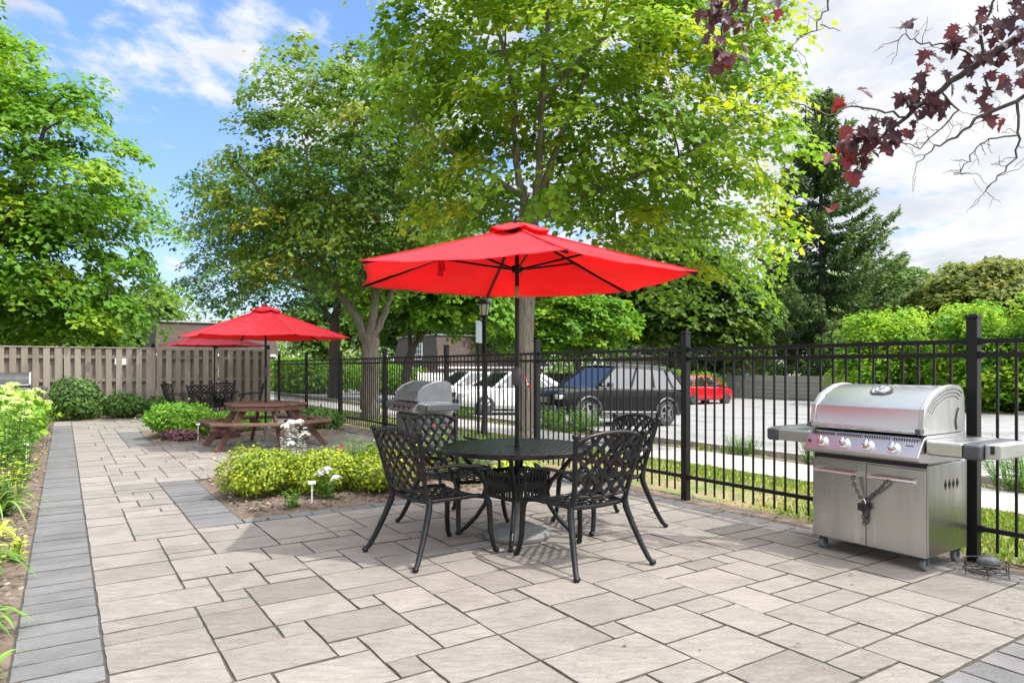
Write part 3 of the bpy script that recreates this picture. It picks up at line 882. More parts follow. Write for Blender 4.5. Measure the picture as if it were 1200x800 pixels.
def make_umbrella(label, canopy_mat, loc, rotz, rad=1.4, rim=2.05, apex=2.46, base=True, rag=True):
    t = thing('patio_umbrella', label, 'umbrella', loc, rotz, 'red patio umbrellas')
    n = 6
    prof = lambda q: apex - (apex - rim) * (q ** 1.06) - .012 * math.sin(q * math.pi)

    def cone(r0, r1, zf, nr, nt_):
        mb = MB(); vs = []; fs = []
        tot = n * nt_
        for i in range(nr + 1):
            q = r0 + (r1 - r0) * i / nr
            for k in range(tot):
                a, b = divmod(k, nt_); f = b / nt_
                a0, a1 = a * 2 * math.pi / n, (a + 1) * 2 * math.pi / n
                x = (1 - f) * math.cos(a0) + f * math.cos(a1); y = (1 - f) * math.sin(a0) + f * math.sin(a1)
                sc = q * (1 - .035 * 4 * f * (1 - f) * (q / rad) ** 3)
                sag = .045 * 4 * f * (1 - f) * math.sin(min(1, q / rad) * math.pi * .9)
                vs.append((x * sc, y * sc, zf(q / rad) - sag + .016 * min(1, 3 * f * (1 - f) * 1.4) * mnoise.noise(Vector((x * sc * 3.1, y * sc * 3.1, 1.7 + rad))) + .006 * mnoise.noise(Vector((x * sc * 9, y * sc * 9, 4.2)))))
        for i in range(nr):
            for k in range(tot):
                k2 = (k + 1) % tot; fs.append((i * tot + k, (i + 1) * tot + k, (i + 1) * tot + k2, i * tot + k2))
        return mb.add(vs, fs)
    c = cone(.15, rad, prof, 20, 14).build('canopy', canopy_mat, t, smooth=30)
    sd = c.modifiers.new('cloth', 'SOLIDIFY'); sd.thickness = .0025; sd.offset = 0
    v = cone(.012, .27, lambda q: prof(q) + .052 - .02 * q, 4, 8).build('vent', canopy_mat, c, smooth=12)
    sd = v.modifiers.new('cloth', 'SOLIDIFY'); sd.thickness = .0025; sd.offset = 0
    zt = apex + .055
    mb = MB(); mb.lathe([(.0185, .0), (.0185, 1.92)], 14); mb.build('pole', M['black_metal'], t, smooth=40)
    mb = MB(); mb.lathe([(.0195, 1.90), (.0205, 1.91), (.0205, 1.985), (.0195, 1.995)], 14); mb.build('sleeve', M['bronze'], t, smooth=40)
    mb = MB(); mb.lathe([(.017, 1.98), (.017, zt)], 14)
    mb.lathe([(.032, apex - .36), (.045, apex - .35), (.045, apex - .31), (.032, apex - .30)], 12)
    mb.lathe([(.03, apex - .06), (.05, apex - .05), (.05, apex - .02), (.03, apex)], 12)
    mb.build('upper_pole', M['black_metal'], t, smooth=40)
    mb = MB(); mb.lathe([(.05, zt - .01), (.02, zt + .004), (.014, zt + .02), (.02, zt + .035), (.012, zt + .05), (.002, zt + .055)], 12); mb.build('finial', M['black_metal'], t, smooth=40)
    for k in range(n):
        a = k * 2 * math.pi / n; c_, s_ = math.cos(a), math.sin(a)
        P = lambda q, d=-.014: (q * rad * c_, q * rad * s_, prof(q) + d)
        mb = MB()
        for q0, q1 in ((.035, .25), (.25, .5), (.5, .75), (.75, .998)): mb.bar(P(q0), P(q1), .016, .02)
        rb = mb.build('rib', M['black_metal'], t)
        mb = MB()
        for q0, q1 in ((.13, .35), (.35, .6), (.6, .8), (.8, .998)): mb.bar(P(q0, .004), P(q1, .004), .02, .005)
        mb.build('seam', canopy_mat, rb)
        mb = MB(); mb.bar((.04 * c_, .04 * s_, apex - .33), P(.46, -.026), .012, .016); mb.build('strut', M['black_metal'], rb)
    # crank and handle
    mb = MB(); mb.lathe([(.024, 1.20), (.036, 1.215), (.038, 1.30), (.034, 1.335), (.024, 1.35)], 14); cr = mb.build('crank_housing', M['plastic'], t, smooth=40)
    mb = MB(); mb.tube([(.03, 0, 1.275), (.07, -.01, 1.275), (.085, -.02, 1.26), (.10, -.03, 1.20)], .006, 8); mb.tube([(.10, -.03, 1.20), (.135, -.04, 1.195)], .011, 8)
    mb.build('handle', M['chrome'], cr, smooth=40)
    if base:
        mb = MB(); mb.lathe([(.26, .0), (.27, .012), (.27, .035), (.25, .05), (.18, .07), (.08, .085), (.05, .10), (.032, .12), (.032, .36), (.022, .37)], 40)
        mb.build('base', M['base_stone'], t, smooth=40)
    if rag:                                                     # the tie strap hanging from one rib
        a = 3 * 2 * math.pi / n; q = .47; x, y = q * rad * math.cos(a), q * rad * math.sin(a); z = prof(q)
        mb = MB(); mb.bar((x, y, z - .02), (x - .02, y + .02, z - .16), .05, .008); mb.bar((x, y, z - .02), (x + .03, y - .01, z - .12), .04, .008); mb.build('tie_strap', canopy_mat, t)
    return t


def face(dx, dy): return math.atan2(-dx, dy)


CT = (.04, 5.45)
GC = 'cast metal chairs round the front patio table'
ch = make_chair('black lattice chair with its back to the camera, on the left of the front table', GC)
ch.location = (-.55, 5.0, 0); ch.rotation_euler = (0, 0, face(.756, .655))
dup(ch, (.455, 4.80, 0), face(-.567, .824), 'black lattice chair nearest the camera, on the right of the front table')
dup(ch, (-.47, 5.93, 0), face(.75, -.66), 'black lattice chair facing the camera, between the front table and the grey grill')
dup(ch, (.78, 5.86, 0), face(-.88, -.47), 'black lattice chair behind the front table, closest to the picket fence')
tb = make_table('round black slatted cast table under the large front red umbrella'); tb.location = (*CT, 0); tb.rotation_euler = (0, 0, R(-14))
make_umbrella('large open red umbrella over the round black table in the foreground', M['red_fabric'], (*CT, 0), R(-18))

# picnic table, hexagonal, with its own umbrella
PT = (-4.23, 11.72)


def hexa(r_): return [(r_ * math.cos(R(60 * k)), r_ * math.sin(R(60 * k))) for k in range(6)]


pt = thing('picnic_table', 'hexagonal reddish brown wooden picnic table with attached benches', 'picnic table', (*PT, 0), R(4))
hx = hexa(.70); mb = MB(); y = -.61
while y < .60:
    w_ = .134; a, b = y + .004, min(.606, y + w_)
    hw = lambda q: .70 - abs(q) / math.tan(R(60))
    pl = [(-hw(a), a), (hw(a), a)] + ([(hw(0), 0)] if a < 0 < b else []) + [(hw(b), b), (-hw(b), b)] + ([(-hw(0), 0)] if a < 0 < b else [])
    mb.prism(pl, .705, .745, tone=rnd.uniform(.3, 1)); y += w_ + .004
mb.build('tabletop', M['redwood'], pt, bevel=.004, toned=True)
mb = MB()
for k in range(6):
    a, b = hx[k], hx[(k + 1) % 6]; s = .93
    mb.bar((a[0] * s, a[1] * s, .665), (b[0] * s, b[1] * s, .665), .035, .075, tone=.1)
for k in range(3):
    a = hx[k]; mb.bar((a[0] * .9, a[1] * .9, .672), (-a[0] * .9, -a[1] * .9, .672 - .0), .035, .06 - .004 * k, tone=.1)
mb.build('top_frame', M['redwood'], pt, toned=True)
for k in range(6):
    c0, c1 = hexa(1)[k], hexa(1)[(k + 1) % 6]; mb = MB()
    for r0, r1 in ((.86, .985), (.995, 1.12)):
        mb.prism([(c0[0] * r0, c0[1] * r0), (c0[0] * r1, c0[1] * r1), (c1[0] * r1, c1[1] * r1), (c1[0] * r0, c1[1] * r0)], .415, .453, tone=rnd.uniform(.2, .9))
    e = (Vector((*c1, 0)) - Vector((*c0, 0))) * .004
    mb.build('bench', M['redwood'], pt, bevel=.004, toned=True)
for k in range(6):
    c, s = hexa(1)[k]; mb = MB()
    mb.bar((c * 1.02, s * 1.02, .0), (c * .42, s * .42, .70), .04, .095, (c, s, .2), tone=.15)
    mb.build('leg', M['redwood'], pt, bevel=.003, toned=True)
    mb = MB(); mb.bar((c * .45, s * .45, .375), (c * 1.08, s * 1.08, .375), .042, .07, tone=.1); mb.build('bench_support', M['redwood'], pt, toned=True)
make_umbrella('open red umbrella standing through the wooden picnic table', M['red_fabric'], (*PT, 0), R(8), rad=1.42, rim=1.86, apex=2.36, rag=False)

# far dining set by the board fence
FC = W(18.9, 3.25); FT = (FC.x, FC.y)
tb2 = dup(tb, (*FT, 0), R(20), 'round black cast table in front of the board fence at the far end')
GF = 'cast metal chairs round the far table'
for (dx, dy, lb) in ((-.85, -.05, 'black lattice chair on the left side of the far table by the board fence'), (.78, .3, 'black lattice chair on the right side of the far table, tilted in profile'),
                     (.10, -.80, 'black lattice chair in front of the far table, its back towards the camera'), (-.18, .82, 'black lattice chair behind the far table, against the board fence')):
    dup(ch, (FT[0] + dx, FT[1] + dy, 0), face(-dx, -dy), lb, GF)
make_umbrella('faded pinkish red umbrella over the far table by the board fence', M['red_faded'], (*FT, 0), R(14), rad=1.30, rim=1.90, apex=2.22, rag=False)


# ================================================================ GRILLS
def make_grill(label, S, SH, loc, rotz, fine=True, group=None):
    t = thing('gas_grill', label, 'grill', loc, rotz, group)
    mb = MB(); mb.box((0, -.01, .405), (.80, .50, .60)); mb.box((0, -.03, .70), (.78, .44, .06))
    body = mb.build('cart', S, t, bevel=.006)
    for s in (-1, 1):                                           # side panels stand proud of the cart
        mb = MB(); mb.box((s * .405, -.01, .405), (.012, .535, .60)); p = mb.build('side_panel', S, t, bevel=.004)
        mb = MB()
        for k in range(4):
            y = -.05 + k * .055
            mb.prism([(y - .02, .56), (y, .525), (y + .02, .56), (y, .595)], s * .4115, s * .4125, YZX)
        if fine: mb.build('vent', M['dark'], p)
    mb = MB(); mb.box((0, -.262, .70), (.80, .008, .035)); mb.build('gap', M['dark'], t)
    for s in (-1, 1):
        mb = MB(); mb.box((s * .2015, -.275, .385), (.399, .022, .575)); d = mb.build('door', S, t, bevel=.004)
        mb = MB(); x0, x1 = (.035, .365) if s > 0 else (-.365, -.035)
        mb.tube([(x0, -.325, .595), (x1, -.325, .595)], .013, 12)
        for x in (x0 + .012, x1 - .012): mb.box((x, -.305, .595), (.026, .05, .03))
        mb.build('door_handle', M['chrome'] if fine else S, d, smooth=40)
    # firebox + sloping control panel
    mb = MB(); mb.prism([(.25, .715), (.25, .90), (-.27, .90), (-.315, .885), (-.40, .765), (-.40, .742), (-.37, .728), (-.24, .715)], -.405, .405, YZX)
    cp = mb.build('control_panel', SH, t, bevel=.004)
    nrm = Vector((0, -.8, .567)).normalized(); M2 = nrm.to_track_quat('Z', 'Y').to_matrix()
    mid = Vector((0, -.3575, .825)); upv = Vector((0, .567, .8)).normalized()
    if fine:
        mb = MB()
        for k in range(46):
            x = -.375 + k * .0165
            if k % 12 == 11: continue
            mb.box(Vector((x, 0, 0)) + mid + upv * .052, (.007, .022, .004), M2)
        mb.build('slot', M['dark'], cp)
        mb = MB(); mb.lathe([(.011, 0), (.011, .008), (.008, .012)], 12, Vector((-.375, 0, 0)) + mid - upv * .02, M2); mb.build('igniter', M['dark'], cp)
        mb = MB(); mb.box(Vector((.33, 0, 0)) + mid + upv * .01, (.05, .008, .003), M2); mb.build('badge', M['plastic'], cp)
    for x in (-.275, -.11, .06, .235):
        c = Vector((x, 0, 0)) + mid - upv * .016
        mb = MB(); mb.lathe([(.040, 0), (.040, .006), (.034, .010), (.028, .012)], 24, c, M2)
        mb.lathe([(.026, .010), (.025, .034), (.021, .040), (.008, .041)], 24, c, M2); mb.box(c + nrm * .04 + upv * .006, (.012, .034, .014), M2)
        mb.build('knob', M['chrome'] if fine else M['dark'], t, smooth=40)
    # hood
    prof = [(-.315, .908), (-.313, .935), (-.304, 1.0), (-.287, 1.07), (-.205, 1.145), (-.10, 1.19), (-.02, 1.213), (.08, 1.222), (.16, 1.215), (.215, 1.19), (.238, 1.14), (.245, .908)]
    mb = MB(); mb.prism(prof, -.365, .365, YZX); hood = mb.build('hood', SH, t, smooth=28)
    cy, cz = -.02, .95
    cap = [(cy + (y - cy) * 1.035 - .004, .905 if z < .91 else cz + (z - cz) * 1.035) for y, z in prof]
    for s in (-1, 1):
        mb = MB(); mb.prism(cap, s * .366 if s > 0 else -.402, .402 if s > 0 else -.366, YZX); e = mb.build('hood_end', M['steel_cap'] if fine else S, hood, smooth=28, bevel=.004)
        if fine:
            mb = MB()
            for k in range(3):
                q = .93 - .09 * k; pts = [(s * .4025, cy + (y - cy) * q, cz + (z - cz) * q) for y, z in prof[3:10]]
                mb.tube(pts, .0035, 6)
            mb.build('groove', M['plastic'], e)
            mb = MB(); mb.tube([(s * .402, .12, .925), (s * .402, .105, .98), (s * .402, .125, 1.04), (s * .402, .15, 1.07)], .008, 6); mb.build('slit', M['dark'], e)
    mb = MB(); mb.tube([(-.39, -.352, .93), (.37, -.352, .93)], .012, 12); hh = mb.build('hood_handle', M['chrome'] if fine else S, hood, smooth=40)
    for x in (-.385, .385):
        mb = MB(); mb.box((x, -.338, .93), (.035, .055, .034)); mb.build('handle_mount', M['plastic'], hood, bevel=.004)
    if fine:
        n3 = Vector((0, -.50, .86)).normalized(); M3 = n3.to_track_quat('Z', 'Y').to_matrix(); c = Vector((.03, -.135, 1.176))
        mb = MB(); mb.prism([(-.075, -.02), (-.045, -.055), (.045, -.055), (.075, -.02), (.075, .02), (.045, .055), (-.045, .055), (-.075, .02)], 0, .014, M3, c)
        th = mb.build('thermometer', M['plastic'], hood, bevel=.003)
        mb = MB(); mb.prism([(-.062, -.016), (-.038, -.043), (.038, -.043), (.062, -.016), (.062, .016), (.038, .043), (-.038, .043), (-.062, .016)], .0145, .017, M3, c)
        mb.build('dial_plate', M['steel_cap'], th)
        mb = MB(); mb.lathe([(.036, .016), (.038, .024), (.031, .025), (.030, .0195), (.004, .0195)], 24, c, M3); mb.bar(c + M3 @ Vector((0, 0, .022)), c + M3 @ Vector((-.02, .015, .022)), .003, .002); mb.build('dial', M['chrome'], th, smooth=40)
        n4 = Vector((0, -.93, .37)).normalized(); M4 = n4.to_track_quat('Z', 'Y').to_matrix(); c = Vector((-.215, -.293, .995))
        mb = MB(); pk = [(-.05, -.012), (-.02, .003), (-.008, .012), (.0, .006), (.012, .014), (.024, .002), (.05, -.012), (.02, -.006), (-.02, -.006)]
        mb.prism(pk, .0, .004, M4, c); mb.build('emblem', M['plastic'], hood)
        for k in range(5):
            mb = MB(); mb.box((-.3 + k * .15, .10, 1.2225), (.02, .05, .004)); mb.build('hinge_rib', M['plastic'], hood)
    # side shelves with grey end caps
    for s in (-1, 1):
        mb = MB(); L_ = .36 if s < 0 else .30
        pr = [(.20, .80), (.20, .878), (-.30, .878), (-.315, .865), (-.315, .79), (-.30, .78), (.19, .78)]
        mb.prism(pr, min(s * .415, s * (.415 + L_ - .09)), max(s * .415, s * (.415 + L_ - .09)), YZX)
        sh = mb.build('side_shelf', SH, t, bevel=.006)
        mb = MB(); x0, x1 = s * (.415 + L_ - .088), s * (.415 + L_ + .01)
        mb.prism([(.205, .776), (.205, .880), (-.24, .880), (-.318, .868), (-.318, .788), (-.30, .776)], min(x0, x1), max(x0, x1), YZX); mb.build('shelf_cap', M['plastic'], sh, bevel=.012)
        if s > 0 and fine:
            x2 = x1 + .002
            mb = MB(); mb.box((x2 + .045, -.06, .83), (.09, .40, .09)); mb.build('shelf_end', M['steel_cap'], sh, bevel=.008)
            mb = MB(); mb.box((x2 + .045, -.262, .842), (.02, .012, .05)); mb.build('slot', M['dark'], sh)
    for x, y in ((-.36, -.22), (.36, -.22), (-.36, .2), (.36, .2)):
        mb = MB(); mb.lathe([(.008, -.017), (.036, -.017), (.041, -.012), (.041, .012), (.036, .017), (.008, .017)], 20, (x, y, .041), Matrix.Rotation(R(90), 3, 'Y')); c = mb.build('caster', M['rubber'], t, smooth=40)
        mb = MB(); mb.box((x, y + .005, .088), (.05, .05, .012)); mb.box((x - .023, y, .065), (.004, .03, .05)); mb.box((x + .023, y, .065), (.004, .03, .05)); mb.build('fork', M['plastic'], c)
    return t


GR = -(math.pi / 2 - A)
gc = W(2.64, 4.99)
g1 = make_grill('large shiny stainless gas grill with its doors chained shut, on the right', M['steel'], M['steel_h'], gc, GR, True, 'gas grills')
g2 = make_grill('dull grey gas grill beside the picket fence, behind the front table', M['grill_dull'], M['grill_dull'], W(9.45, 4.62), GR, False, 'gas grills'); g2.scale = (1, 1, .93)
make_grill('dark hooded gas grill with a pale cart, against the board fence at the far left', M['grill_pale'], M['grill_dark'], W(20.0, -1.05), A, False, 'gas grills')


def GW(x, y, z):
    v = Matrix.Rotation(GR, 3, 'Z') @ Vector((x, y, z)); return Vector((gc.x + v.x, gc.y + v.y, v.z))


# chain looped through both handles, held by a padlock
def link_chain(mb, pts, pitch=.023):
    P = [Vector(p) for p in pts]; d = [0]
    for a, b in zip(P[:-1], P[1:]): d.append(d[-1] + (b - a).length)
    s = 0; k = 0
    while s + pitch < d[-1]:
        def at(q):
            for i in range(len(P) - 1):
                if q <= d[i + 1]: return P[i].lerp(P[i + 1], (q - d[i]) / max(1e-6, d[i + 1] - d[i]))
            return P[-1]
        a, b = at(s), at(s + pitch); ax = (b - a).normalized(); sd = ax.cross(Vector((.3, 1, .2))).normalized()
        if k % 2: sd = ax.cross(sd).normalized()
        c = (a + b) / 2; ring = []
        for j in range(9):
            q = j * math.pi / 4; ring.append(c + ax * (math.cos(q) * .0155) + sd * (math.sin(q) * .009))
        mb.tube(ring, .0043, 5, caps=False); s += pitch; k += 1


cn = thing('chain', 'steel chain joining the two door handles of the shiny grill', 'chain', GW(0, -.34, .42))
o_ = Vector(cn.location); mb = MB()
g = lambda x, y, z: GW(x, y, z) - o_
link_chain(mb, [g(-.06, -.308, .585), g(-.066, -.343, .59), g(-.058, -.342, .54), g(-.03, -.325, .46), g(.0, -.31, .40)])
link_chain(mb, [g(.19, -.308, .585), g(.18, -.343, .59), g(.13, -.335, .525), g(.05, -.32, .455), g(.004, -.31, .40)])
link_chain(mb, [g(-.005, -.312, .41), g(-.006, -.31, .33), g(.002, -.308, .235)]); link_chain(mb, [g(.012, -.312, .40), g(.014, -.312, .33), g(.008, -.308, .25)])
mb.build('links', M['chain'], cn, smooth=60)
pk = thing('padlock', 'black padlock closing the chain on the grill doors', 'padlock', GW(.0, -.325, .385), GR)
mb = MB(); mb.box((0, 0, -.01), (.064, .026, .052)); mb.build('lock_body', M['dark'], pk, bevel=.005)
mb = MB(); mb.tube([(-.018, 0, .008), (-.018, 0, .03), (-.010, 0, .043), (.010, 0, .043), (.018, 0, .03), (.018, 0, .008)], .0045, 8); mb.build('shackle', M['chrome'], pk, smooth=60)

# wire rack on the paving beside the grill
wr = thing('wire_rack', 'small wire rack with a stone on it, on the paving beside the grill', 'rack', W(2.02, 5.02))
mb = MB()
for r_, z in ((.13, .035), (.13, .085), (.075, .035)):
    mb.tube([(r_ * math.cos(q * math.pi / 10), r_ * math.sin(q * math.pi / 10), z) for q in range(21)], .0035, 6, caps=False)
for k in range(6):
    q = k * math.pi / 3; mb.tube([(.135 * math.cos(q), .135 * math.sin(q), .004), (.13 * math.cos(q), .13 * math.sin(q), .04), (.13 * math.cos(q), .13 * math.sin(q), .085 + .03 * (k % 2))], .0035, 6)
    mb.tube([(.13 * math.cos(q), .13 * math.sin(q), .035), (-.13 * math.cos(q), -.13 * math.sin(q), .035)], .003, 6)
mb.build('frame', M['chain'], wr, smooth=60)
b_ = bmesh.new(); bmesh.ops.create_icosphere(b_, subdivisions=3, radius=.06)
for v in b_.verts:
    v.co.x *= 1.15; v.co.z *= .7; v.co *= 1 + .1 * math.sin(v.co.x * 60 + v.co.y * 47)
    v.co += Vector((.02, .01, .085))
me = bpy.data.meshes.new('stone'); b_.to_mesh(me); b_.free(); me.materials.append(M['darkstone']); me.polygons.foreach_set('use_smooth', [True] * len(me.polygons))
so = bpy.data.objects.new('stone', me); COL.objects.link(so); so.location = wr.location + Vector((0, 0, -.005)); tag(so, 'dark rounded stone lying on the small wire rack', 'stone')

# ================================================================ CARS
def boolean_cut(o, cutters):
    """cut the wheel wells, keep only the resulting mesh"""
    tmp = []
    for mb in cutters:
        c = mb.build('cut', M['dark']); tmp.append(c)
        b = o.modifiers.new('cut', 'BOOLEAN'); b.operation = 'DIFFERENCE'; b.object = c; b.solver = 'EXACT'
    bpy.context.view_layer.update()
    dg = bpy.context.evaluated_depsgraph_get()
    me = bpy.data.meshes.new_from_object(o.evaluated_get(dg))
    o.modifiers.clear(); old = o.data; o.data = me; bpy.data.meshes.remove(old)
    for c in tmp:
        d = c.data; bpy.data.objects.remove(c); bpy.data.meshes.remove(d)
    me.polygons.foreach_set('use_smooth', [True] * len(me.polygons)); me.set_sharp_from_angle(angle=R(32))


def make_car(name, label, pm, loc, rotz, pitch, K, cat='car', group='cars parked in the lot'):
    """K: L W H wheelbase radius, belt line and roof line stations (x as a share of the length, front = +)"""
    t = thing(name, label, cat, loc, 0, group); t.rotation_euler = (0, pitch, rotz)
    L, Wd, wb, wr = K['L'], K['W'], K['wb'], K['wr']; hw = Wd / 2
    fx = wb / 2 + K.get('shift', .02) * L; rx = fx - wb
    secs = []
    for (x, zb, zt, ws) in K['body']:                            # x share, bottom, top, width share
        w = hw * ws; z1 = zb + .12; zm = zb + (zt - zb) * .58; zs = zt - .07
        secs.append([(x * L, y, z) for y, z in ((0, zb), (w * .86, zb), (w * .97, z1), (w, zm), (w * .975, zs), (w * .90, zt - .012), (w * .5, zt + .022), (0, zt + .03),
                                                (-w * .5, zt + .022), (-w * .90, zt - .012), (-w * .975, zs), (-w, zm), (-w * .97, z1), (-w * .86, zb))])
    n = 14; mb = MB(); vs = [p for s in secs for p in s]; fs = []
    for i in range(len(secs) - 1):
        for k in range(n):
            k2 = (k + 1) % n; fs.append((i * n + k, (i + 1) * n + k, (i + 1) * n + k2, i * n + k2))
    fs.append(tuple(range(n))); fs.append(tuple((len(secs) - 1) * n + n - 1 - k for k in range(n)))
    mb.add(vs, fs); body = mb.build('body', pm, t)
    bm_ = bmesh.new(); bm_.from_mesh(body.data); bmesh.ops.recalc_face_normals(bm_, faces=bm_.faces); bm_.to_mesh(body.data); bm_.free()
    cuts = []
    RX = Matrix.Rotation(R(90), 3, 'X')
    for x in (fx, rx):
        for s in (-1, 1):
            c = MB(); c.lathe([(wr * 1.14, -.16), (wr * 1.14, .16)], 28, (x, s * (hw - .12), wr), RX); cuts.append(c)
    boolean_cut(body, cuts)
    for x in (fx, rx):
        for s in (-1, 1):
            mb = MB(); mb.lathe([(wr * 1.12, -.01), (wr * 1.12, .01)], 24, (x, s * (hw - .265), wr), RX); mb.build('wheel_well', M['dark'], t)
    # greenhouse: glass block, painted roof, pillars
    g = K['green']                                               # (x_belt_front, x_roof_front, x_roof_rear, x_belt_rear), belt z f/r, roof z, half widths
    bf, rf, rr, br = [q * L for q in g[0]]; zf, zr, zt = g[1]; wbelt, wroof = hw * g[2], hw * g[3]
    NB = 6

    def ringpt(q, s, out=0.0, lift=0.0):
        """q 0 belt .. 1 roof along the side"""
        return s
    top = []
    for i in range(NB + 1):
        f = i / NB; x = rf + (rr - rf) * f; top.append((x, zt - .05 * (abs(f - .42) * 1.7) ** 2.2))
    mb = MB(); vs = []; fs = []
    bel = [(bf + (br - bf) * i / NB, zf + (zr - zf) * i / NB) for i in range(NB + 1)]
    for s in (1, -1):
        for x, z in bel: vs.append((x, s * wbelt, z - .03))
        for x, z in top: vs.append((x, s * wroof, z - .03))
    m_ = NB + 1
    for i in range(NB):
        fs.append((i, i + 1, m_ + i + 1, m_ + i)); fs.append((2 * m_ + i + 1, 2 * m_ + i, 3 * m_ + i, 3 * m_ + i + 1))
        fs.append((m_ + i, m_ + i + 1, 3 * m_ + i + 1, 3 * m_ + i)); fs.append((i + 1, i, 2 * m_ + i, 2 * m_ + i + 1))
    fs.append((0, m_, 3 * m_, 2 * m_)); fs.append((NB, 2 * m_ + NB, 3 * m_ + NB, m_ + NB))
    mb.add(vs, fs); gl = mb.build('windows', M['glass'], t)
    bm_ = bmesh.new(); bm_.from_mesh(gl.data); bmesh.ops.recalc_face_normals(bm_, faces=bm_.faces); bm_.to_mesh(gl.data); bm_.free()
    mb = MB(); vs = []; fs = []
    ys = (-1, -.92, -.5, 0, .5, .92, 1)
    for x, z in top:
        for y in ys: vs.append((x, y * (wroof + .012), z + (-.045 if abs(y) == 1 else .0 + .018 * (1 - y * y))))
    for x, z in top:
        for y in ys: vs.append((x, y * (wroof + .01), z - .048))
    k7 = len(ys); off = m_ * k7
    for i in range(NB):
        for j in range(k7 - 1):
            a = i * k7 + j; fs.append((a, a + k7, a + k7 + 1, a + 1)); fs.append((off + a, off + a + 1, off + a + k7 + 1, off + a + k7))
    mb.add(vs, fs); rfo = mb.build('roof', pm, t)
    rfo.modifiers.new('skin', 'SOLIDIFY').thickness = .012
    bm_ = bmesh.new(); bm_.from_mesh(rfo.data); bmesh.ops.recalc_face_normals(bm_, faces=bm_.faces); bm_.to_mesh(rfo.data); bm_.free()
    rfo.data.polygons.foreach_set('use_smooth', [True] * len(rfo.data.polygons)); rfo.data.set_sharp_from_angle(angle=R(30))
    mb = MB()
    for s in (1, -1):
        P = lambda x, z, w: Vector((x, s * w, z))
        mb = MB(); mb.bar(P(bf, zf - .04, wbelt + .004), P(rf, top[0][1] - .02, wroof + .004), .07, .05, (0, 1, 0)); mb.build('pillar', pm, t)
        mb = MB(); mb.bar(P(br, zr - .04, wbelt + .004), P(rr, top[-1][1] - .02, wroof + .004), .13, .05, (0, 1, 0)); mb.build('pillar', pm, t)
        for q in K['pillars']:
            f0 = q; xb = bf + (br - bf) * f0; xt = rf + (rr - rf) * f0
            it = f0 * NB; a = int(min(NB - 1, it)); zt_ = top[a][1] + (top[a + 1][1] - top[a][1]) * (it - a)
            mb = MB(); mb.bar(P(xb, zf + (zr - zf) * f0 - .02, wbelt + .003), P(xt, zt_ - .03, wroof + .003), .055, .02, (0, 1, 0)); mb.build('pillar', pm, t)
    for s in (1, -1):
        mb = MB(); mb.bar((bf - .02, s * (wbelt + .012), zf - .005), (br + .02, s * (wbelt + .012), zr - .005), .018, .022); mb.build('window_trim', M[K.get('trim', 'black_metal')], t)
    # wheels
    for x in (fx, rx):
        for s in (-1, 1):
            Q = RX if s < 0 else Matrix.Rotation(R(-90), 3, 'X'); c = (x, s * (hw - .115), wr)
            mb = MB(); mb.lathe([(wr * .62, -.09), (wr * .95, -.10), (wr, -.075), (wr, .075), (wr * .95, .10), (wr * .66, .105), (wr * .62, .07), (wr * .62, -.09)], 32, c, Q); ty = mb.build('wheel', M['tyre'], t, smooth=35)
            mb = MB(); mb.lathe([(wr * .62, .06), (wr * .655, .102), (wr * .60, .105), (wr * .57, .07), (wr * .57, .02)], 32, c, Q)
            for k in range(5):
                a = k * 2 * math.pi / 5; cc = Vector(c)
                mb.bar(cc + Q @ Vector((wr * .08 * math.cos(a), wr * .08 * math.sin(a), .088)), cc + Q @ Vector((wr * .60 * math.cos(a), wr * .60 * math.sin(a), .08)), wr * .17, .03, Q @ Vector((0, 0, 1)), w1=wr * .13)
            mb.lathe([(wr * .02, .075), (wr * .14, .085), (wr * .12, .105), (wr * .03, .108)], 16, c, Q)
            mb.build('rim', M['alloy'], ty, smooth=35)
            mb = MB(); mb.lathe([(wr * .58, -.02), (wr * .58, .0)], 24, c, Q); mb.build('brake', M['dark'], ty)
    for s in (1, -1):
        mb = MB()
        for q in (.14, .50, .82):
            x = bf + (br - bf) * q; mb.bar((x, s * (hw * .992), zf - .07), (x, s * (hw * .995), .36), .008, .012, (0, 1, 0))
        mb.build('door_seam', M['dark'], t)
    # lamps, mirrors, handles, bumpers
    xf = K['body'][-1][0] * L; xr = K['body'][0][0] * L
    for s in (1, -1):
        z, w_ = K['hl']; mb = MB()
        mb.prism([(s * hw * .50, z - .05), (s * hw * .86, z - .06), (s * hw * .90, z + .06), (s * hw * .60, z + .05)], xf - .26, xf - .035, YZX); mb.build('headlight', M['lamp_clear'], t, bevel=.02)
        z = K['tl']; mb = MB(); mb.box((xr + .10, s * hw * .84, z), (.20, hw * .27, .22)); mb.build('taillight', M['lamp_red'], t, bevel=.03)
        mb = MB(); xm = bf + (br - bf) * .10; mb.box((xm, s * (hw + .06), zf + .07), (.12, .17, .13)); mb.bar((xm, s * (wbelt - .02), zf + .02), (xm, s * (hw + .02), zf + .05), .05, .04); mb.build('mirror', pm if not K.get('blackmirror') else M['plastic'], t, bevel=.03)
        for q in (.36, .66):
            mb = MB(); x = bf + (br - bf) * q; mb.bar((x - .09, s * (hw * .985 + .012), zf - .13), (x + .09, s * (hw * .985 + .012), zf - .13), .03, .03); mb.build('door_handle', M[K.get('handle', 'black_metal')] if K.get('handle') else pm, t, bevel=.006)
    zb = K['body'][-1][1]
    mb = MB(); mb.box((xr - .012, 0, .72), (.02, .30, .15)); mb.build('plate', M['white'], t, bevel=.004)
    mb = MB(); mb.box((xf - .01, 0, zb + .30), (.05, Wd * .62, .16)); mb.build('grille', M['dark'], t, bevel=.015)
    mb = MB()
    for k in range(3): mb.box((xf + .018, 0, zb + .25 + k * .05), (.012, Wd * .58, .012))
    mb.build('grille_bar', M['chrome'], t)
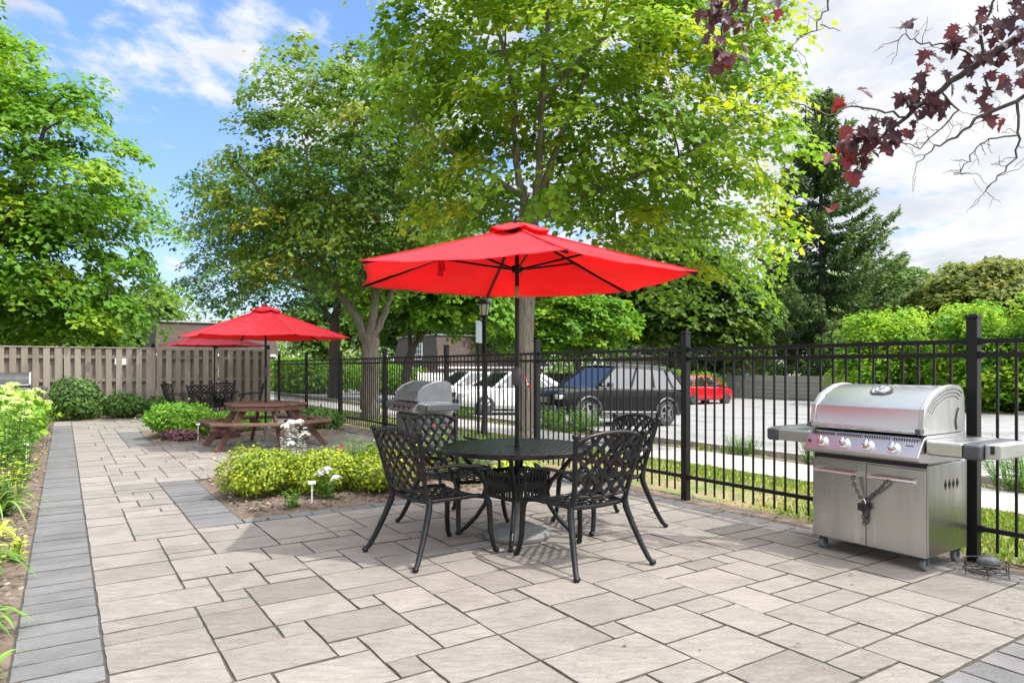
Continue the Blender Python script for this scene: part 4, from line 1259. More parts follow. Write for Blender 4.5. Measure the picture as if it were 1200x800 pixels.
    for bx, bz in ((xf - .02, zb + .10), (xr + .02, K['body'][0][1] + .12)):
        mb = MB(); mb.box((bx, 0, bz), (.08, Wd * .80, .13)); mb.build('bumper', M['plastic'], t, bevel=.025)
    if K.get('strip'):
        for s in (1, -1):
            mb = MB(); mb.bar((rx + wr * 1.25, s * (hw * .995), .40), (fx - wr * 1.25, s * (hw * .995), .40), .02, .035); mb.build('door_strip', M['chrome'], t)
        for s in (1, -1):
            mb = MB(); mb.bar((rf - .1, s * wroof * .86, zt + .045), (rr + .2, s * wroof * .86, zt + .035), .03, .025)
            for q in (.1, .5, .9): mb.box((rf + (rr - rf) * q, s * wroof * .86, zt + .018), (.05, .025, .06))
            mb.build('roof_rail', M['alloy'], t)
        for x in (fx, rx):
            for s in (1, -1):
                mb = MB(); pts = [(x + wr * 1.17 * math.cos(q), s * (hw * .985), wr + wr * 1.17 * math.sin(q)) for q in [math.pi * i / 14 for i in range(15)]]
                mb.tube(pts, .035, 6, flat=1.0); mb.build('wheel_arch', M['plastic'], t, smooth=60)
        for s in (1, -1):
            mb = MB(); mb.bar((rx + wr * 1.2, s * (hw * .95), .30), (fx - wr * 1.2, s * (hw * .95), .30), .06, .16); mb.build('sill', M['plastic'], t, bevel=.015)
    return t


SUV = dict(L=4.88, W=1.86, wb=2.88, wr=.365, shift=.0, blackmirror=True, trim='chrome', strip=True,
           body=[(-.5, .42, .98, .78), (-.485, .36, 1.02, .90), (-.42, .30, 1.06, .97), (-.2, .26, 1.08, 1), (.08, .26, 1.06, 1), (.2, .26, 1.05, 1), (.30, .27, 1.02, .99), (.42, .30, .96, .95), (.475, .34, .90, .86), (.5, .38, .82, .72)],
           green=((.235, .075, -.39, -.475), (1.05, 1.07, 1.66), .90, .70), pillars=(.36, .62, .84), hl=(.76, 0), tl=.94)
SED = dict(L=4.75, W=1.82, wb=2.75, wr=.335, shift=.01, trim='chrome',
           body=[(-.5, .42, .86, .74), (-.48, .32, .92, .88), (-.40, .26, .97, .96), (-.25, .22, .97, 1), (.0, .21, .94, 1), (.2, .21, .92, 1), (.32, .23, .87, .98), (.43, .27, .79, .92), (.48, .30, .72, .82), (.5, .34, .66, .68)],
           green=((.235, .07, -.20, -.385), (.92, .955, 1.46), .90, .66), pillars=(.42, .80), hl=(.64, 0), tl=.83)
HAT = dict(L=4.05, W=1.72, wb=2.52, wr=.305, shift=.01,
           body=[(-.5, .40, .86, .78), (-.485, .30, .92, .90), (-.42, .24, .96, .97), (-.2, .21, .96, 1), (.05, .21, .94, 1), (.2, .21, .93, 1), (.33, .23, .88, .98), (.44, .27, .79, .92), (.485, .30, .71, .82), (.5, .34, .64, .70)],
           green=((.28, .09, -.36, -.465), (.92, .96, 1.50), .90, .70), pillars=(.42, .78), hl=(.66, 0), tl=.90)
P_black, P_white, P_red = paint('black_paint', (.004, .0045, .005), .12, 0), paint('white_paint', (.74, .74, .73), .3), paint('red_paint', (.45, .008, .014), .25)


def park(name, label, pm, u, v, heading, K, cat='car'):
    s = -.04 if v < 16 else -.018
    rz = A + (math.pi if heading < 0 else 0)
    return make_car(name, label, pm, W(u, v, gz(v) + .004), rz, s if heading < 0 else -s, K, cat)


park('parked_suv', 'black SUV with chrome door strip parked facing the pavement', P_black, 14.78, 12.95, -1, SUV, 'car')
park('parked_car', 'white sedan parked facing the pavement, mostly hidden by the front tree trunk', P_white, 19.85, 12.85, -1, SED)
park('parked_car', 'white sedan parked farthest left, its front beside the grey grill', P_white, 22.75, 12.95, -1, SED)
park('parked_car', 'small red hatchback parked alone near the far grey wall', P_red, 25.2, 28.55, 1, HAT)
park('parked_car', 'red hatchback mostly hidden behind the black SUV', P_red, 28.15, 28.7, 1, HAT)

# ================================================================ HOUSES
def window(par, x, y, z, w, h, nx=3, nz=3, M_=None):
    """a sash window set on a wall whose outside is -y"""
    mb = MB(); mb.box((x, y, z), (w, .06, h)); p = mb.build('window', M['winglass'], par)
    mb = MB()
    for s in (-1, 1): mb.box((x + s * w / 2, y - .02, z), (.09, .09, h + .09)); mb.box((x, y - .022, z + s * h / 2), (w - .09, .09, .09))
    for k in range(1, nx): mb.box((x - w / 2 + k * w / nx, y - .035, z), (.04, .03, h - .09))
    for k in range(1, nz): mb.box((x, y - .037, z - h / 2 + k * h / nz), (w - .09, .03, .04))
    mb.build('window_frame', M['whitetrim'], p)
    return p


def house(label, loc, rotz, w, d, wall_h, eave, roof_h, wallm, roofm, sidem, wins, doors=(), group=None):
    """brick ground floor, steep shingled mansard above it, darker clad end wall"""
    t = thing('house', label, 'house', loc, rotz, group)
    mb = MB(); mb.box((0, d / 2, wall_h / 2 - .5), (w, d, wall_h + 1)); mb.build('wall', wallm, t)
    mb = MB(); i = .55; zt = wall_h + roof_h
    vs = [(-w / 2 - .2, -.25, wall_h), (w / 2 + .2, -.25, wall_h), (w / 2 + .2, d + .25, wall_h), (-w / 2 - .2, d + .25, wall_h),
          (-w / 2 + .0, i, zt), (w / 2 - .0, i, zt), (w / 2 - .0, d - i, zt), (-w / 2 + .0, d - i, zt)]
    mb.add(vs, [(3, 2, 1, 0), (4, 5, 6, 7), (0, 1, 5, 4), (2, 3, 7, 6)]); rf = mb.build('roof', roofm, t)
    for s in (-1, 1):
        mb = MB(); x0, x1 = s * (w / 2 + .2), s * (w / 2)
        mb.add([(x0 * 1.003, -.25, wall_h), (x0 * 1.003, d + .25, wall_h), (x1 * 1.003, d - i, zt), (x1 * 1.003, i, zt)], [(0, 1, 2, 3) if s > 0 else (3, 2, 1, 0)])
        mb.build('gable_cladding', sidem, rf)
    mb = MB(); mb.box((0, d / 2, zt + .06), (w + .15, d - 2 * i + .25, .09)); mb.build('fascia', M['greytrim'], rf, bevel=.02)
    mb = MB(); mb.bar((-w / 2 - .25, -.3, wall_h - .03), (w / 2 + .25, -.3, wall_h - .03), .12, .14); mb.build('gutter', M['whitetrim'], t)
    for x, y, z, ww, hh in wins: window(t, x, y, z, ww, hh)
    for x in doors:
        mb = MB(); mb.box((x, -.03, 1.05), (.95, .06, 2.1)); dd = mb.build('door', M['darkside'], t, bevel=.01)
        mb = MB(); mb.lathe([(.03, 0), (.03, .05)], 10, (x + .38, -.06, 1.0), Matrix.Rotation(R(90), 3, 'X')); mb.build('handle', M['chrome'], dd)
    return t

house('brown shingled mansard house behind the board fence on the left', (-18.87, 43.92, -.05), A, 7, 8, 2.2, 0, 2.0, M['brick'], M['shingle'], M['darkside'], [(-3.6, -.0, 3.15, .0, .0)][:0] + [(.0, .20, 3.25, 1.0, 1.0), (-1.8, -.03, 1.2, 1.4, 1.1)], (1.7,))
h2 = house('grey clad mansard house with a white grid window, beyond the white cars', (-1.34, 50.5, -.65), A, 9, 7.5, 2.0, 0, 2.25, M['brick'], M['shingle'], M['darkside'], [(-1.6, -.03, 1.1, 1.5, 1.1), (1.8, .22, 3.1, 1.0, 1.0)], (.6,))
e_ = window(h2, 0, 0, 0, 1.15, 1.15)
e_.location = (-4.66, 3.0, 3.15); e_.rotation_euler = (0, 0, -math.pi / 2)
house('beige rendered house half hidden by trees behind the grey wall', (17.0, 60, -.65), R(14), 12, 8, 3.0, 0, 2.4, M['beige'], M['shingle'], M['beige'], [(-4, -.03, 1.6, 1.2, 1.2), (-1, -.03, 1.6, 1.2, 1.2), (3, -.03, 1.6, 1.2, 1.2)], (1,))
# white slatted screen in front of the grey house
ws = thing('white_screen', 'white slatted screen in front of the grey clad house', 'fence', (-3.4, 41.5, -.64), A)
mb = MB()
for k in range(24): mb.box((-2.4 + k * .2, 0, .85), (.13, .03, 1.6))
for z in (.3, 1.45): mb.box((0, .03, z), (4.9, .04, .1))
mb.build('slat_panel', M['whitetrim'], ws); mb = MB()
for x in (-2.5, 0, 2.5): mb.box((x, .06, .87), (.1, .1, 1.75))
mb.build('post', M['whitetrim'], ws)

# ================================================================ TREES
# the tree behind the big umbrella
tree('maple_tree', 'tall yellow green maple with slim grey trunk right behind the front red umbrella', (.22, 12.0, -.03),
     [([(0, 0, -.1), (.0, .02, .12), (.0, .02, .6), (.03, .0, 2.2), (.10, 0, 3.6), (.13, 0, 4.0)], 0.179, 0.132),
      ([(.10, 0, 3.75), (-.02, .0, 4.3), (-.16, .1, 5.2), (-.15, .2, 6.2), (-.5, .3, 7.6), (-.8, .3, 8.8)], 0.091, 0.024),
      ([(.13, 0, 3.9), (.24, .0, 4.7), (.30, -.1, 6.0), (.42, -.2, 7.6), (.4, -.2, 9.4)], 0.091, 0.024),
      ([(.14, 0, 3.9), (.42, .1, 4.8), (.75, .1, 5.7), (1.3, .0, 7.0), (1.6, 0, 8.4)], 0.084, 0.024),
      ([(-.03, 0, 4.35), (-.6, -.1, 4.75), (-1.3, -.3, 5.1), (-1.9, -.3, 5.6)], 0.046, 0.016),
      ([(.2, .05, 4.0), (1.0, .2, 4.4), (2.0, .1, 4.75), (3.2, 0, 5.3), (4.0, -.1, 5.9)], 0.065, 0.016),
      ([(.35, .1, 4.6), (1.5, .6, 4.7), (2.7, .9, 4.2), (3.7, .9, 3.8)], 0.046, 0.012),
      ([(.3, -.1, 6), (1.2, -.6, 6.8), (2.3, -.9, 7.4)], 0.046, 0.016)],
     [((.35, 0, 7.6), (3.0, 3.0, 3.0)), ((2.7, .1, 5.7), (2.1, 2.2, 2.2)), ((-1.2, 0, 6.4), (1.5, 2.0, 1.8)), ((3.1, .5, 4.0), (1.8, 1.8, 1.3)), ((1.7, -.2, 4.4), (1.6, 1.2, .9)), ((-.5, .8, 4.9), (1.8, 1.5, 1.0)), ((3.2, 0, 7.4), (1.7, 1.8, 1.7)), ((1.5, 1.3, 4.4), (2.0, 1.5, .9)), ((.3, -.5, 4.2), (1.5, .8, .6)), ((-1.4, .9, 4.6), (1.4, 1.3, .8))],
     340, 112, .62, .118, M['leaf_lime'], M['bark_grey'], 21, bias=.08)
# the forked tree by the corner of the fence
tree('maple_tree', 'spreading green maple with a thick forked grey trunk beyond the middle of the fence', (-3.75, 18.0, -.05),
     [([(0, 0, -.1), (0, 0, .2), (.02, 0, 1.0), (.0, 0, 1.9), (.02, 0, 2.25)], 0.259, 0.216),
      ([(0, 0, 1.9), (-.30, 0, 2.6), (-.78, -.1, 3.4), (-1.1, -.1, 4.05), (-1.95, -.2, 5.0), (-2.6, -.2, 5.7), (-3.3, -.3, 6.6)], 0.137, 0.032),
      ([(.0, 0, 2.1), (.12, 0, 3.0), (.20, .1, 4.0), (.15, .2, 5.2), (-.2, .3, 6.6), (-.5, .3, 8.4)], 0.144, 0.032),
      ([(.1, 0, 2.2), (.40, .1, 2.9), (.62, .1, 3.6), (.95, .2, 4.8), (1.3, .3, 6.2)], 0.108, 0.032),
      ([(-.5, 0, 2.95), (-.25, -.1, 3.6), (-.05, -.1, 4.4), (-.1, -.1, 5.4)], 0.050, 0.020),
      ([(-.95, -.1, 3.8), (-1.6, -.3, 4.1), (-2.6, -.5, 4.3), (-3.4, -.5, 4.4)], 0.043, 0.016),
      ([(-1.4, -.15, 4.4), (-1.3, -.2, 5.4), (-1.6, -.2, 6.8), (-1.9, 0, 8)], 0.050, 0.016)],
     [((-.8, 0, 7.2), (2.7, 2.8, 2.9)), ((-2.3, -.1, 5.2), (2.2, 2.3, 2.0)), ((1.4, .2, 5.3), (2.0, 2.2, 2.2)), ((-.6, -.3, 4.6), (2.6, 1.8, 1.2)), ((.9, .4, 7.6), (1.7, 1.8, 1.7))],
     280, 108, .66, .122, M['leaf_olive'], M['bark_grey'], 22, bias=.0)
# the big maple on the left, outside the board fence
tree('maple_tree', 'big dense green maple filling the left edge, outside the board fence', (-17.2, 20.6, -.02),
     [([(0, 0, -.1), (0, 0, .3), (.05, 0, 1.6), (.1, 0, 2.6)], .42, .30),
      ([(.1, 0, 2.4), (1.0, -.3, 3.6), (2.2, -.6, 5.2), (3.2, -.8, 7.0), (3.9, -.8, 9.0)], .2, .04),
      ([(.1, 0, 2.5), (0, .2, 4.5), (.1, .2, 7), (0, 0, 10)], .22, .04),
      ([(.1, 0, 2.3), (-1.2, .3, 4), (-2.2, .4, 7), (-2.4, .3, 10.5)], .2, .04),
      ([(.5, -.1, 2.8), (2.4, -.6, 3.2), (4.2, -1, 3.4), (5.8, -1.2, 3.5)], .1, .02),
      ([(2.0, -.5, 5), (3.8, -.8, 5.6), (5.6, -1, 6)], .09, .02)],
     [((1.2, -.3, 6.3), (4.9, 3.8, 4.6)), ((-1.2, 0, 10.3), (3.4, 3.2, 3.0)), ((5.0, -.8, 3.6), (2.1, 2.0, 1.6)), ((4.6, -.6, 6.2), (2.5, 2.2, 2.3)), ((3.4, -.4, 9.4), (1.9, 1.8, 1.7)), ((1.5, -1.2, 2.9), (3.0, 1.8, 1.2))],
     330, 150, .80, .165, M['leaf_maple'], M['bark_dark'], 23, bias=.06, sep=.7)
# locust with fine bluish leaves
tree('locust_tree', 'feathery bluish green locust with dark trunk behind the middle maple', (-8.6, 33, -.2),
     [([(0, 0, -.1), (.0, 0, .3), (.05, 0, 2.5), (.0, 0, 4.0)], .32, .24), ([(0, 0, 3.6), (-1.2, 0, 5.5), (-3, -.3, 7.6), (-4.6, -.5, 9.5)], .17, .03), ([(0, 0, 3.9), (.6, 0, 6.5), (.4, 0, 10)], .17, .03), ([(0, 0, 3.8), (2, .2, 6), (4, .2, 8)], .14, .03),
      ([(-1, 0, 5.2), (-3.2, -.5, 5.8), (-5.6, -.6, 5.6)], .09, .02)],
     [((-4.2, -.4, 8.6), (3.6, 2.8, 3.0)), ((.2, 0, 9.6), (4.0, 3.0, 3.2)), ((-5.0, -.6, 5.6), (2.8, 2.2, 1.7)), ((3.6, .2, 7.4), (3.4, 2.6, 2.6)), ((-1, 0, 5.8), (3.5, 2.4, 1.5))],
     280, 110, 1.0, .22, M['leaf_blue'], M['bark_dark'], 24, shape='oval', flat=.25, sep=.75)
# smaller trees between the fence and the houses
lean = tree('street_tree', 'dark trunk tree leaning right, beyond the fence behind the grey grill', (-4.75, 30, -.3),
     [([(0, 0, -.1), (.05, 0, .8), (.15, 0, 1.7), (.45, 0, 2.7)], .24, .17), ([(.4, 0, 2.5), (1.2, 0, 3.6), (2.3, 0, 4.6), (3.4, 0, 5.2)], .12, .03), ([(.3, 0, 2.3), (.2, 0, 3.8), (-.3, .2, 5.4)], .11, .03), ([(.6, 0, 2.9), (1.1, .3, 4.5), (1.2, .3, 6.4)], .1, .03)],
     [((1.6, 0, 5.6), (3.0, 2.6, 2.2)), ((-.6, .2, 5.4), (2.2, 2.2, 1.9)), ((3.2, 0, 4.5), (1.9, 1.7, 1.3))], 150, 120, .85, .22, M['leaf_maple'], M['bark_dark'], 25, sep=.6, bias=-.05)
dup(lean, (3.6, 34.0, -.55), R(200), 'small dark stemmed tree just behind the black SUV', scale=(.9, .9, .8))
far_a = tree('broadleaf_tree', 'broad bluish green tree with dark leaning trunk behind the red hatchback', (11.2, 45, -.6),
     [([(0, 0, -.1), (-.2, 0, 1.2), (-.7, 0, 3.0), (-1.0, 0, 4.2)], .45, .3), ([(-.9, 0, 3.9), (-2.5, 0, 6), (-3.5, 0, 8)], .2, .04), ([(-.9, 0, 4), (.5, 0, 6.5), (1.2, 0, 9)], .2, .04), ([(-.7, 0, 3.4), (1.8, 0, 4.6), (4, 0, 5.5)], .15, .03)],
     [((-1.0, 0, 7.4), (5.2, 3.6, 3.6)), ((2.8, -.2, 5.2), (3.2, 2.8, 2.3)), ((-4.0, -.2, 5.0), (2.8, 2.4, 1.9))], 230, 120, 1.2, .32, M['leaf_far'], M['bark_dark'], 26, sep=.9, bias=-.08)
for x, y, s, rz, lb in ((2.2, 55, 1.1, 40, 'broad green tree beyond the houses, right of the front maple trunk'), (-3.5, 66, 1.25, 130, 'broad green tree standing behind the grey clad house'), (-13, 60, 1.1, 220, 'broad green tree right of the left mansard house'),
                        (-31, 58, .82, 300, 'broad green tree rising behind the left mansard house roof'), (-40, 60, .95, 75, 'broad green tree seen below the big left maple'), (24, 60, 1.0, 170, 'broad green tree left of the tall spruce'),
                        (36, 66, 1.15, 250, 'broad green tree far behind the bright hedge')):
    dup(far_a, (x, y, -.6), R(rz), lb, 'broad trees beyond the car park', scale=(s, s, s))
tree('broadleaf_tree', 'rounded bronze green tree above the bright hedge at the right', (33.5, 48, -.6),
     [([(0, 0, -.1), (0, 0, 2.5)], .4, .3), ([(0, 0, 2.3), (-2, 0, 5), (-3, 0, 7)], .18, .04), ([(0, 0, 2.3), (.3, 0, 6), (0, 0, 8)], .18, .04), ([(0, 0, 2.3), (2.5, 0, 5), (4, 0, 7)], .18, .04)],
     [((0, 0, 6.2), (6.0, 4.0, 3.3)), ((-2.5, -.3, 4.6), (3.5, 3, 2.6))], 220, 130, 1.2, .32, M['leaf_bronze'], M['bark_dark'], 27, sep=.9)
# tree of the pale thicket seen over the board fence
for i, (x, y, s) in enumerate(((-24.5, 38, .62), (-29.5, 37, .7))):
    dup(far_a, (x, y, -.4), R(60 + 140 * i), ('low pale tree left of the mansard house, seen over the board fence', 'low pale tree at the far left under the big maple')[i], scale=(s, s, s * .75))


# ---------------------------------------------------------------- spruce
def spruce(label, loc, H, Rb, seed):
    r_ = np.random.default_rng(seed); t = thing('spruce_tree', label, 'tree', loc)
    mb = MB(); mb.tube([(0, 0, -.1), (.05, 0, H * .3), (-.05, .05, H * .65), (0, 0, H)], [.38, .27, .13, .02], 10)
    P, Nn, S, T, Y = [], [], [], [], []
    z = 1.2
    while z < H - .15:
        f = (H - z) / H; n = int(r_.integers(6, 9))
        for k in range(n):
            a = r_.uniform(0, 6.28); L_ = Rb * (f ** .75) * r_.uniform(.55, 1.12) * (1 if z > 3 else .9) + .15
            c, s = math.cos(a), math.sin(a); up = .25 * f - .28 + .55 * (1 - f)
            pts = []
            for q in np.linspace(0, 1, 6):
                zz = z + L_ * (up * q - .42 * math.sin(q * 2.2) * f + .26 * q * q); pts.append(np.array([c * L_ * q, s * L_ * q, zz]))
            mb.tube(pts, [.035 * f + .012] + [.02 * f + .008] * 4 + [.005], 4, caps=False)
            m = int(30 + 380 * L_ / Rb)
            for _ in range(m):
                q = r_.random() ** .7; i = min(4, int(q * 5)); g = q * 5 - i; p = pts[i] * (1 - g) + pts[i + 1] * g
                d = (pts[i + 1] - pts[i]); d /= np.linalg.norm(d); sd = np.array([-s, c, 0]) * r_.choice((-1, 1))
                w = (.08 + .34 * (1 - q)) * min(1, L_ / 2.5) * r_.random()
                P.append(p + sd * w + np.array([0, 0, -.55 * w - r_.random() * .28 * min(1, L_ / 2)])); Y.append(d * .8 + sd * .7 + np.array([0, 0, -.55])); Nn.append(np.array([0, 0, 1]) + r_.normal(size=3) * .5)
                S.append(r_.uniform(.25, .55) * (.55 + .45 * min(1, L_ / 2))); T.append(np.clip(.25 + .5 * q + r_.normal() * .15, 0, 1))
        z += r_.uniform(.5, .85) * (.5 + .65 * f)
    mb.build('trunk', M['bark_dark'], t, smooth=60)
    leaves('crown', P, Nn, S, np.array(T), 'tuft', M['needle'], t, r_, Y=np.array(Y))
    return t


sp1 = spruce('tall dark spruce with a pointed top, right of the front maple', (22.7, 50, -.6), 22.4, 7.6, 31)
dup(sp1, (15.5, 58, -.6), R(140), 'shorter dark spruce half hidden left of the tall one', scale=(.8, .8, .62))
dup(sp1, (-36, 46, -.4), R(60), 'small spruce beyond the board fence at the far left', scale=(.75, .75, .42))

# ---------------------------------------------------------------- crimson maple reaching in from the right
rg = np.random.default_rng(41); cm = thing('crimson_maple', 'crimson leaved maple whose branches hang in at the top right', 'tree', (0, 0, 0))
mb = MB(); TR = [(8.2, 2.6, -.1), (8.2, 2.6, .4), (8.15, 2.6, 1.8), (8.0, 2.7, 3.0), (7.9, 2.7, 4.6), (7.9, 2.7, 6.2)]
mb.tube(TR, [.24, .2, .17, .15, .11, .05], 12)


def q3(px, py, d): return np.array([(px - 600) / 800 * d, d, 1.35 + (430 - py) / 800 * d])


def limb(pts, r0, r1, n=6, wob=.012):
    p = [np.array(x, float) for x in pts]; f = []
    for i in range(len(p) - 1):
        for q in np.linspace(0, 1, 4, endpoint=False): f.append(p[i] * (1 - q) + p[i + 1] * q + rg.normal(size=3) * wob * .6)
    f.append(p[-1]); mb.tube(f, [r0 + (r1 - r0) * i / (len(f) - 1) for i in range(len(f))], n)
    return f


MAIN = limb([(8.0, 2.7, 3.0), (6.2, 3.5, 3.75), q3(1260, 10, 4.3), q3(1165, 62, 4.5), q3(1125, 88, 4.6), q3(1085, 118, 4.7), q3(1040, 155, 4.75), q3(1008, 178, 4.8)], .042, .006, 8)
b1 = limb([q3(1062, 138, 4.72), q3(1030, 128, 4.7), q3(1000, 124, 4.7), q3(972, 134, 4.68), q3(940, 124, 4.66), q3(926, 120, 4.66)], .008, .003)
b2 = limb([q3(1100, 108, 4.66), q3(1125, 130, 4.6), q3(1098, 152, 4.6), q3(1078, 176, 4.6), q3(1060, 168, 4.6)], .007, .003)
b3 = limb([(6.6, 3.3, 3.55), q3(1230, 90, 4.3), q3(1190, 118, 4.4), q3(1150, 136, 4.5), q3(1120, 160, 4.55), q3(1095, 172, 4.6), q3(1075, 190, 4.6)], .02, .003)
b4 = limb([q3(1190, 118, 4.4), q3(1196, 155, 4.4), q3(1192, 185, 4.4), q3(1170, 205, 4.4), q3(1155, 225, 4.4)], .009, .003)
b5 = limb([q3(1194, 158, 4.4), q3(1160, 162, 4.45), q3(1140, 178, 4.45), q3(1128, 200, 4.45), q3(1118, 204, 4.45)], .006, .0025)
b6 = limb([q3(1150, 72, 4.5), q3(1110, 50, 4.5), q3(1080, 52, 4.5), q3(1062, 42, 4.5), q3(1045, 50, 4.5)], .007, .003)
b7 = limb([q3(1150, 70, 4.5), q3(1150, 30, 4.45), q3(1165, 5, 4.4), q3(1180, -30, 4.35)], .01, .006)
TOP = limb([(7.9, 2.7, 4.4), (6.0, 3.5, 4.7), (4.2, 4.2, 4.75), (2.9, 4.5, 4.5), q3(985, -60, 4.6), q3(900, -45, 4.6), q3(868, -10, 4.6), q3(850, 20, 4.6), q3(845, 50, 4.6)], .06, .004, 8)
b8 = limb([q3(975, -58, 4.6), q3(968, 10, 4.6), q3(955, 35, 4.6), q3(935, 45, 4.6), q3(925, 58, 4.6)], .007, .0025)
b11 = limb([q3(1000, 182, 4.8), q3(990, 205, 4.82), q3(976, 232, 4.85)], .003, .0018, 4)
b9 = limb([q3(960, 28, 4.6), q3(975, 34, 4.6), q3(985, 36, 4.6)], .004, .002)
b10 = limb([q3(900, -45, 4.6), q3(885, 10, 4.55), q3(880, 30, 4.55), q3(892, 45, 4.55)], .006, .0025)
for bb in (b1, b2, b3, b4, b5, b6, b8):                       # bare side twigs
    for p in bb[4::2]:
        e = p + rg.normal(size=3) * np.array([.10, .05, .09]); limb([p, (p + e) / 2 + rg.normal(size=3) * .015, e], .0028, .0012, 4, .006)
        e2 = e + rg.normal(size=3) * np.array([.06, .03, .05]); limb([(p + e) / 2, e2], .0018, .001, 4, .004)
# crown outside the frame, over its own trunk
outer = []
for _ in range(26):
    c = np.array([9.2, 2.0, 5.4]) + unit(rg, 1)[0] * np.array([2.0, 1.8, 1.8]) * rg.random() ** .4; outer.append(c)
    s = np.array([7.95, 2.7, min(5.8, max(2.8, c[2] - .8))]); limb([s, (s + c) / 2 + np.array([0, 0, .15]), c], .03, .006, 5)
mb.build('trunk', M['twig'], cm, smooth=60)
P, Nn, S, T, Y = [], [], [], [], []


def bunch(c, n, spread, size=.095, bright=.3, hang=1.0):
    for _ in range(max(1, int(n * .72))):
        p = np.array(c) + rg.normal(size=3) * spread * 1.12
        P.append(p); Y.append(np.array([rg.normal() * .5, rg.normal() * .5, -hang])); Nn.append(np.array([rg.normal() * .7 - .1, -1 + rg.normal() * .5, .35 + rg.normal() * .5]))
        S.append(size * rg.uniform(.6, 1.2)); T.append(np.clip(rg.normal(bright + .08, .22), 0, 1))


for px, py, d, n, sp, br in ((1175, 40, 4.45, 46, .11, .18), (1150, 70, 4.5, 34, .11, .16), (1192, 80, 4.4, 22, .10, .2), (1120, 48, 4.5, 12, .06, .3), (1105, 45, 4.5, 8, .05, .35), (1090, 118, 4.68, 24, .055, .15), (1075, 108, 4.68, 10, .05, .2),
                             (1065, 128, 4.7, 10, .05, .12), (1035, 158, 4.75, 20, .06, .15), (1012, 172, 4.8, 26, .06, .42), (995, 165, 4.8, 10, .05, .6), (1000, 185, 4.8, 10, .04, .75), (1045, 150, 4.75, 10, .05, .3),
                             (1004, 108, 4.7, 4, .02, .8), (991, 122, 4.7, 3, .02, .75), (1088, 75, 4.6, 2, .01, .8), (1166, 132, 4.5, 4, .025, .75), (975, 240, 4.85, 3, .03, .85),
                             (850, 20, 4.6, 30, .075, .25), (862, 5, 4.6, 26, .08, .22), (845, 50, 4.6, 14, .05, .35), (880, 8, 4.55, 12, .06, .3), (830, 5, 4.6, 8, .05, .4), (848, 68, 4.6, 5, .025, .55), (915, 10, 4.6, 1, .01, .7), (1175, 10, 4.4, 24, .1, .2), (1060, 40, 4.5, 3, .03, .2)):
    bunch(q3(px, py, d), n, sp, bright=br)
for c in outer: bunch(c, 32, .32, bright=.25)
leaves('crown', P, Nn, S, np.array(T), 'lobed', M['leaf_red'], cm, rg, Y=np.array(Y))

# ---------------------------------------------------------------- tall hedge shrubs on the far side of the lot
HG = 'tall bright shrubs along the far kerb'


def tallshrub(label, loc, rx, h, n, seed):
    r_ = np.random.default_rng(seed); t = thing('tall_shrub', label, 'shrub', loc, 0, HG); mb = MB()
    ells = [((0, 0, h * .55), (rx, rx * .7, h * .46)), ((-rx * .5, -.4, h * .3), (rx * .7, rx * .6, h * .3)), ((rx * .5, -.3, h * .35), (rx * .7, rx * .6, h * .3))]
    mb, C = grow([([(0, 0, -.1), (.1, 0, h * .4), (0, 0, h * .8)], .1, .03), ([(.2, 0, -.1), (.8, 0, h * .4), (1.2, 0, h * .7)], .08, .02), ([(-.2, 0, -.1), (-.7, 0, h * .4), (-1.1, 0, h * .7)], .08, .02)], ells, n, r_, .5)
    mb.build('trunk', M['bark_dark'], t, smooth=60)
    P_, N_, S_, T_q = crown(C, r_, 120, .75, .22, np.array([0, 0, h * .5]), .5, .08)
    leaves('crown', P_, N_, S_, T_q, 'oval', M['leaf_hedge'], t, r_)
    return t


hs = tallshrub('tall bright green shrub at the left end of the far hedge, below the spruce', W(18.6, 35.2, -.62), 2.6, 5.2, 150, 51)
for u, v, s, rz, lb in ((14.6, 35.0, 1.0, 70, 'tall bright green shrub in the far hedge, left of the near fence post'), (11.0, 35.2, 1.06, 160, 'tall bright green shrub in the far hedge, just right of the near fence post'),
                        (7.4, 35.0, 1.0, 250, 'tall bright green shrub at the right end of the far hedge')):
    dup(hs, W(u, v, -.62), R(rz), lb, scale=(s, s, s))
# the far wood that closes the view
rw = np.random.default_rng(77); P_, N_, S_, T_w = [], [], [], []
for k in range(64):
    a = R(-52 + 104 * k / 63); d_ = 92 + rw.normal() * 7; hh = rw.uniform(6, 10.5); c_ = np.array([d_ * math.sin(a), d_ * math.cos(a), -.6])
    for _ in range(330):
        u_ = unit(rw, 1)[0]; p = c_ + u_ * np.array([3.6, 3.0, hh * .5]) * rw.random() ** .3 + np.array([0, 0, hh * .5])
        P_.append(p); N_.append(u_ + np.array([0, 0, .6]) + rw.normal(size=3) * .4); S_.append(rw.uniform(.5, 1.0)); T_w.append(np.clip(.3 + .1 * (k % 4) + rw.normal() * .15, 0, 1))
tag(leaves('far_wood', P_, N_, np.array(S_), np.array(T_w), 'oval', M['leaf_far'], None, rw), kind='stuff')
# clipped rounded hedge behind the cars
lh = shrub('clipped_hedge', 'low bright clipped hedge behind the white car and black SUV', W(29.5, 30.5, -.62), 3.4, 1.0, 1.9, 5200, .2, M['leaf_hedge'], 52, cat='hedge')
dup(lh, (-12.6, 41, -.4), R(10), 'low bright hedge across the lane, beyond the corner of the two fences', scale=(1.1, 1, 1.2))
dup(lh, (-8.2, 44, -.4), R(-14), 'low bright hedge across the lane, between the locust trunk and the forked maple trunk', scale=(.9, 1, 1.05))

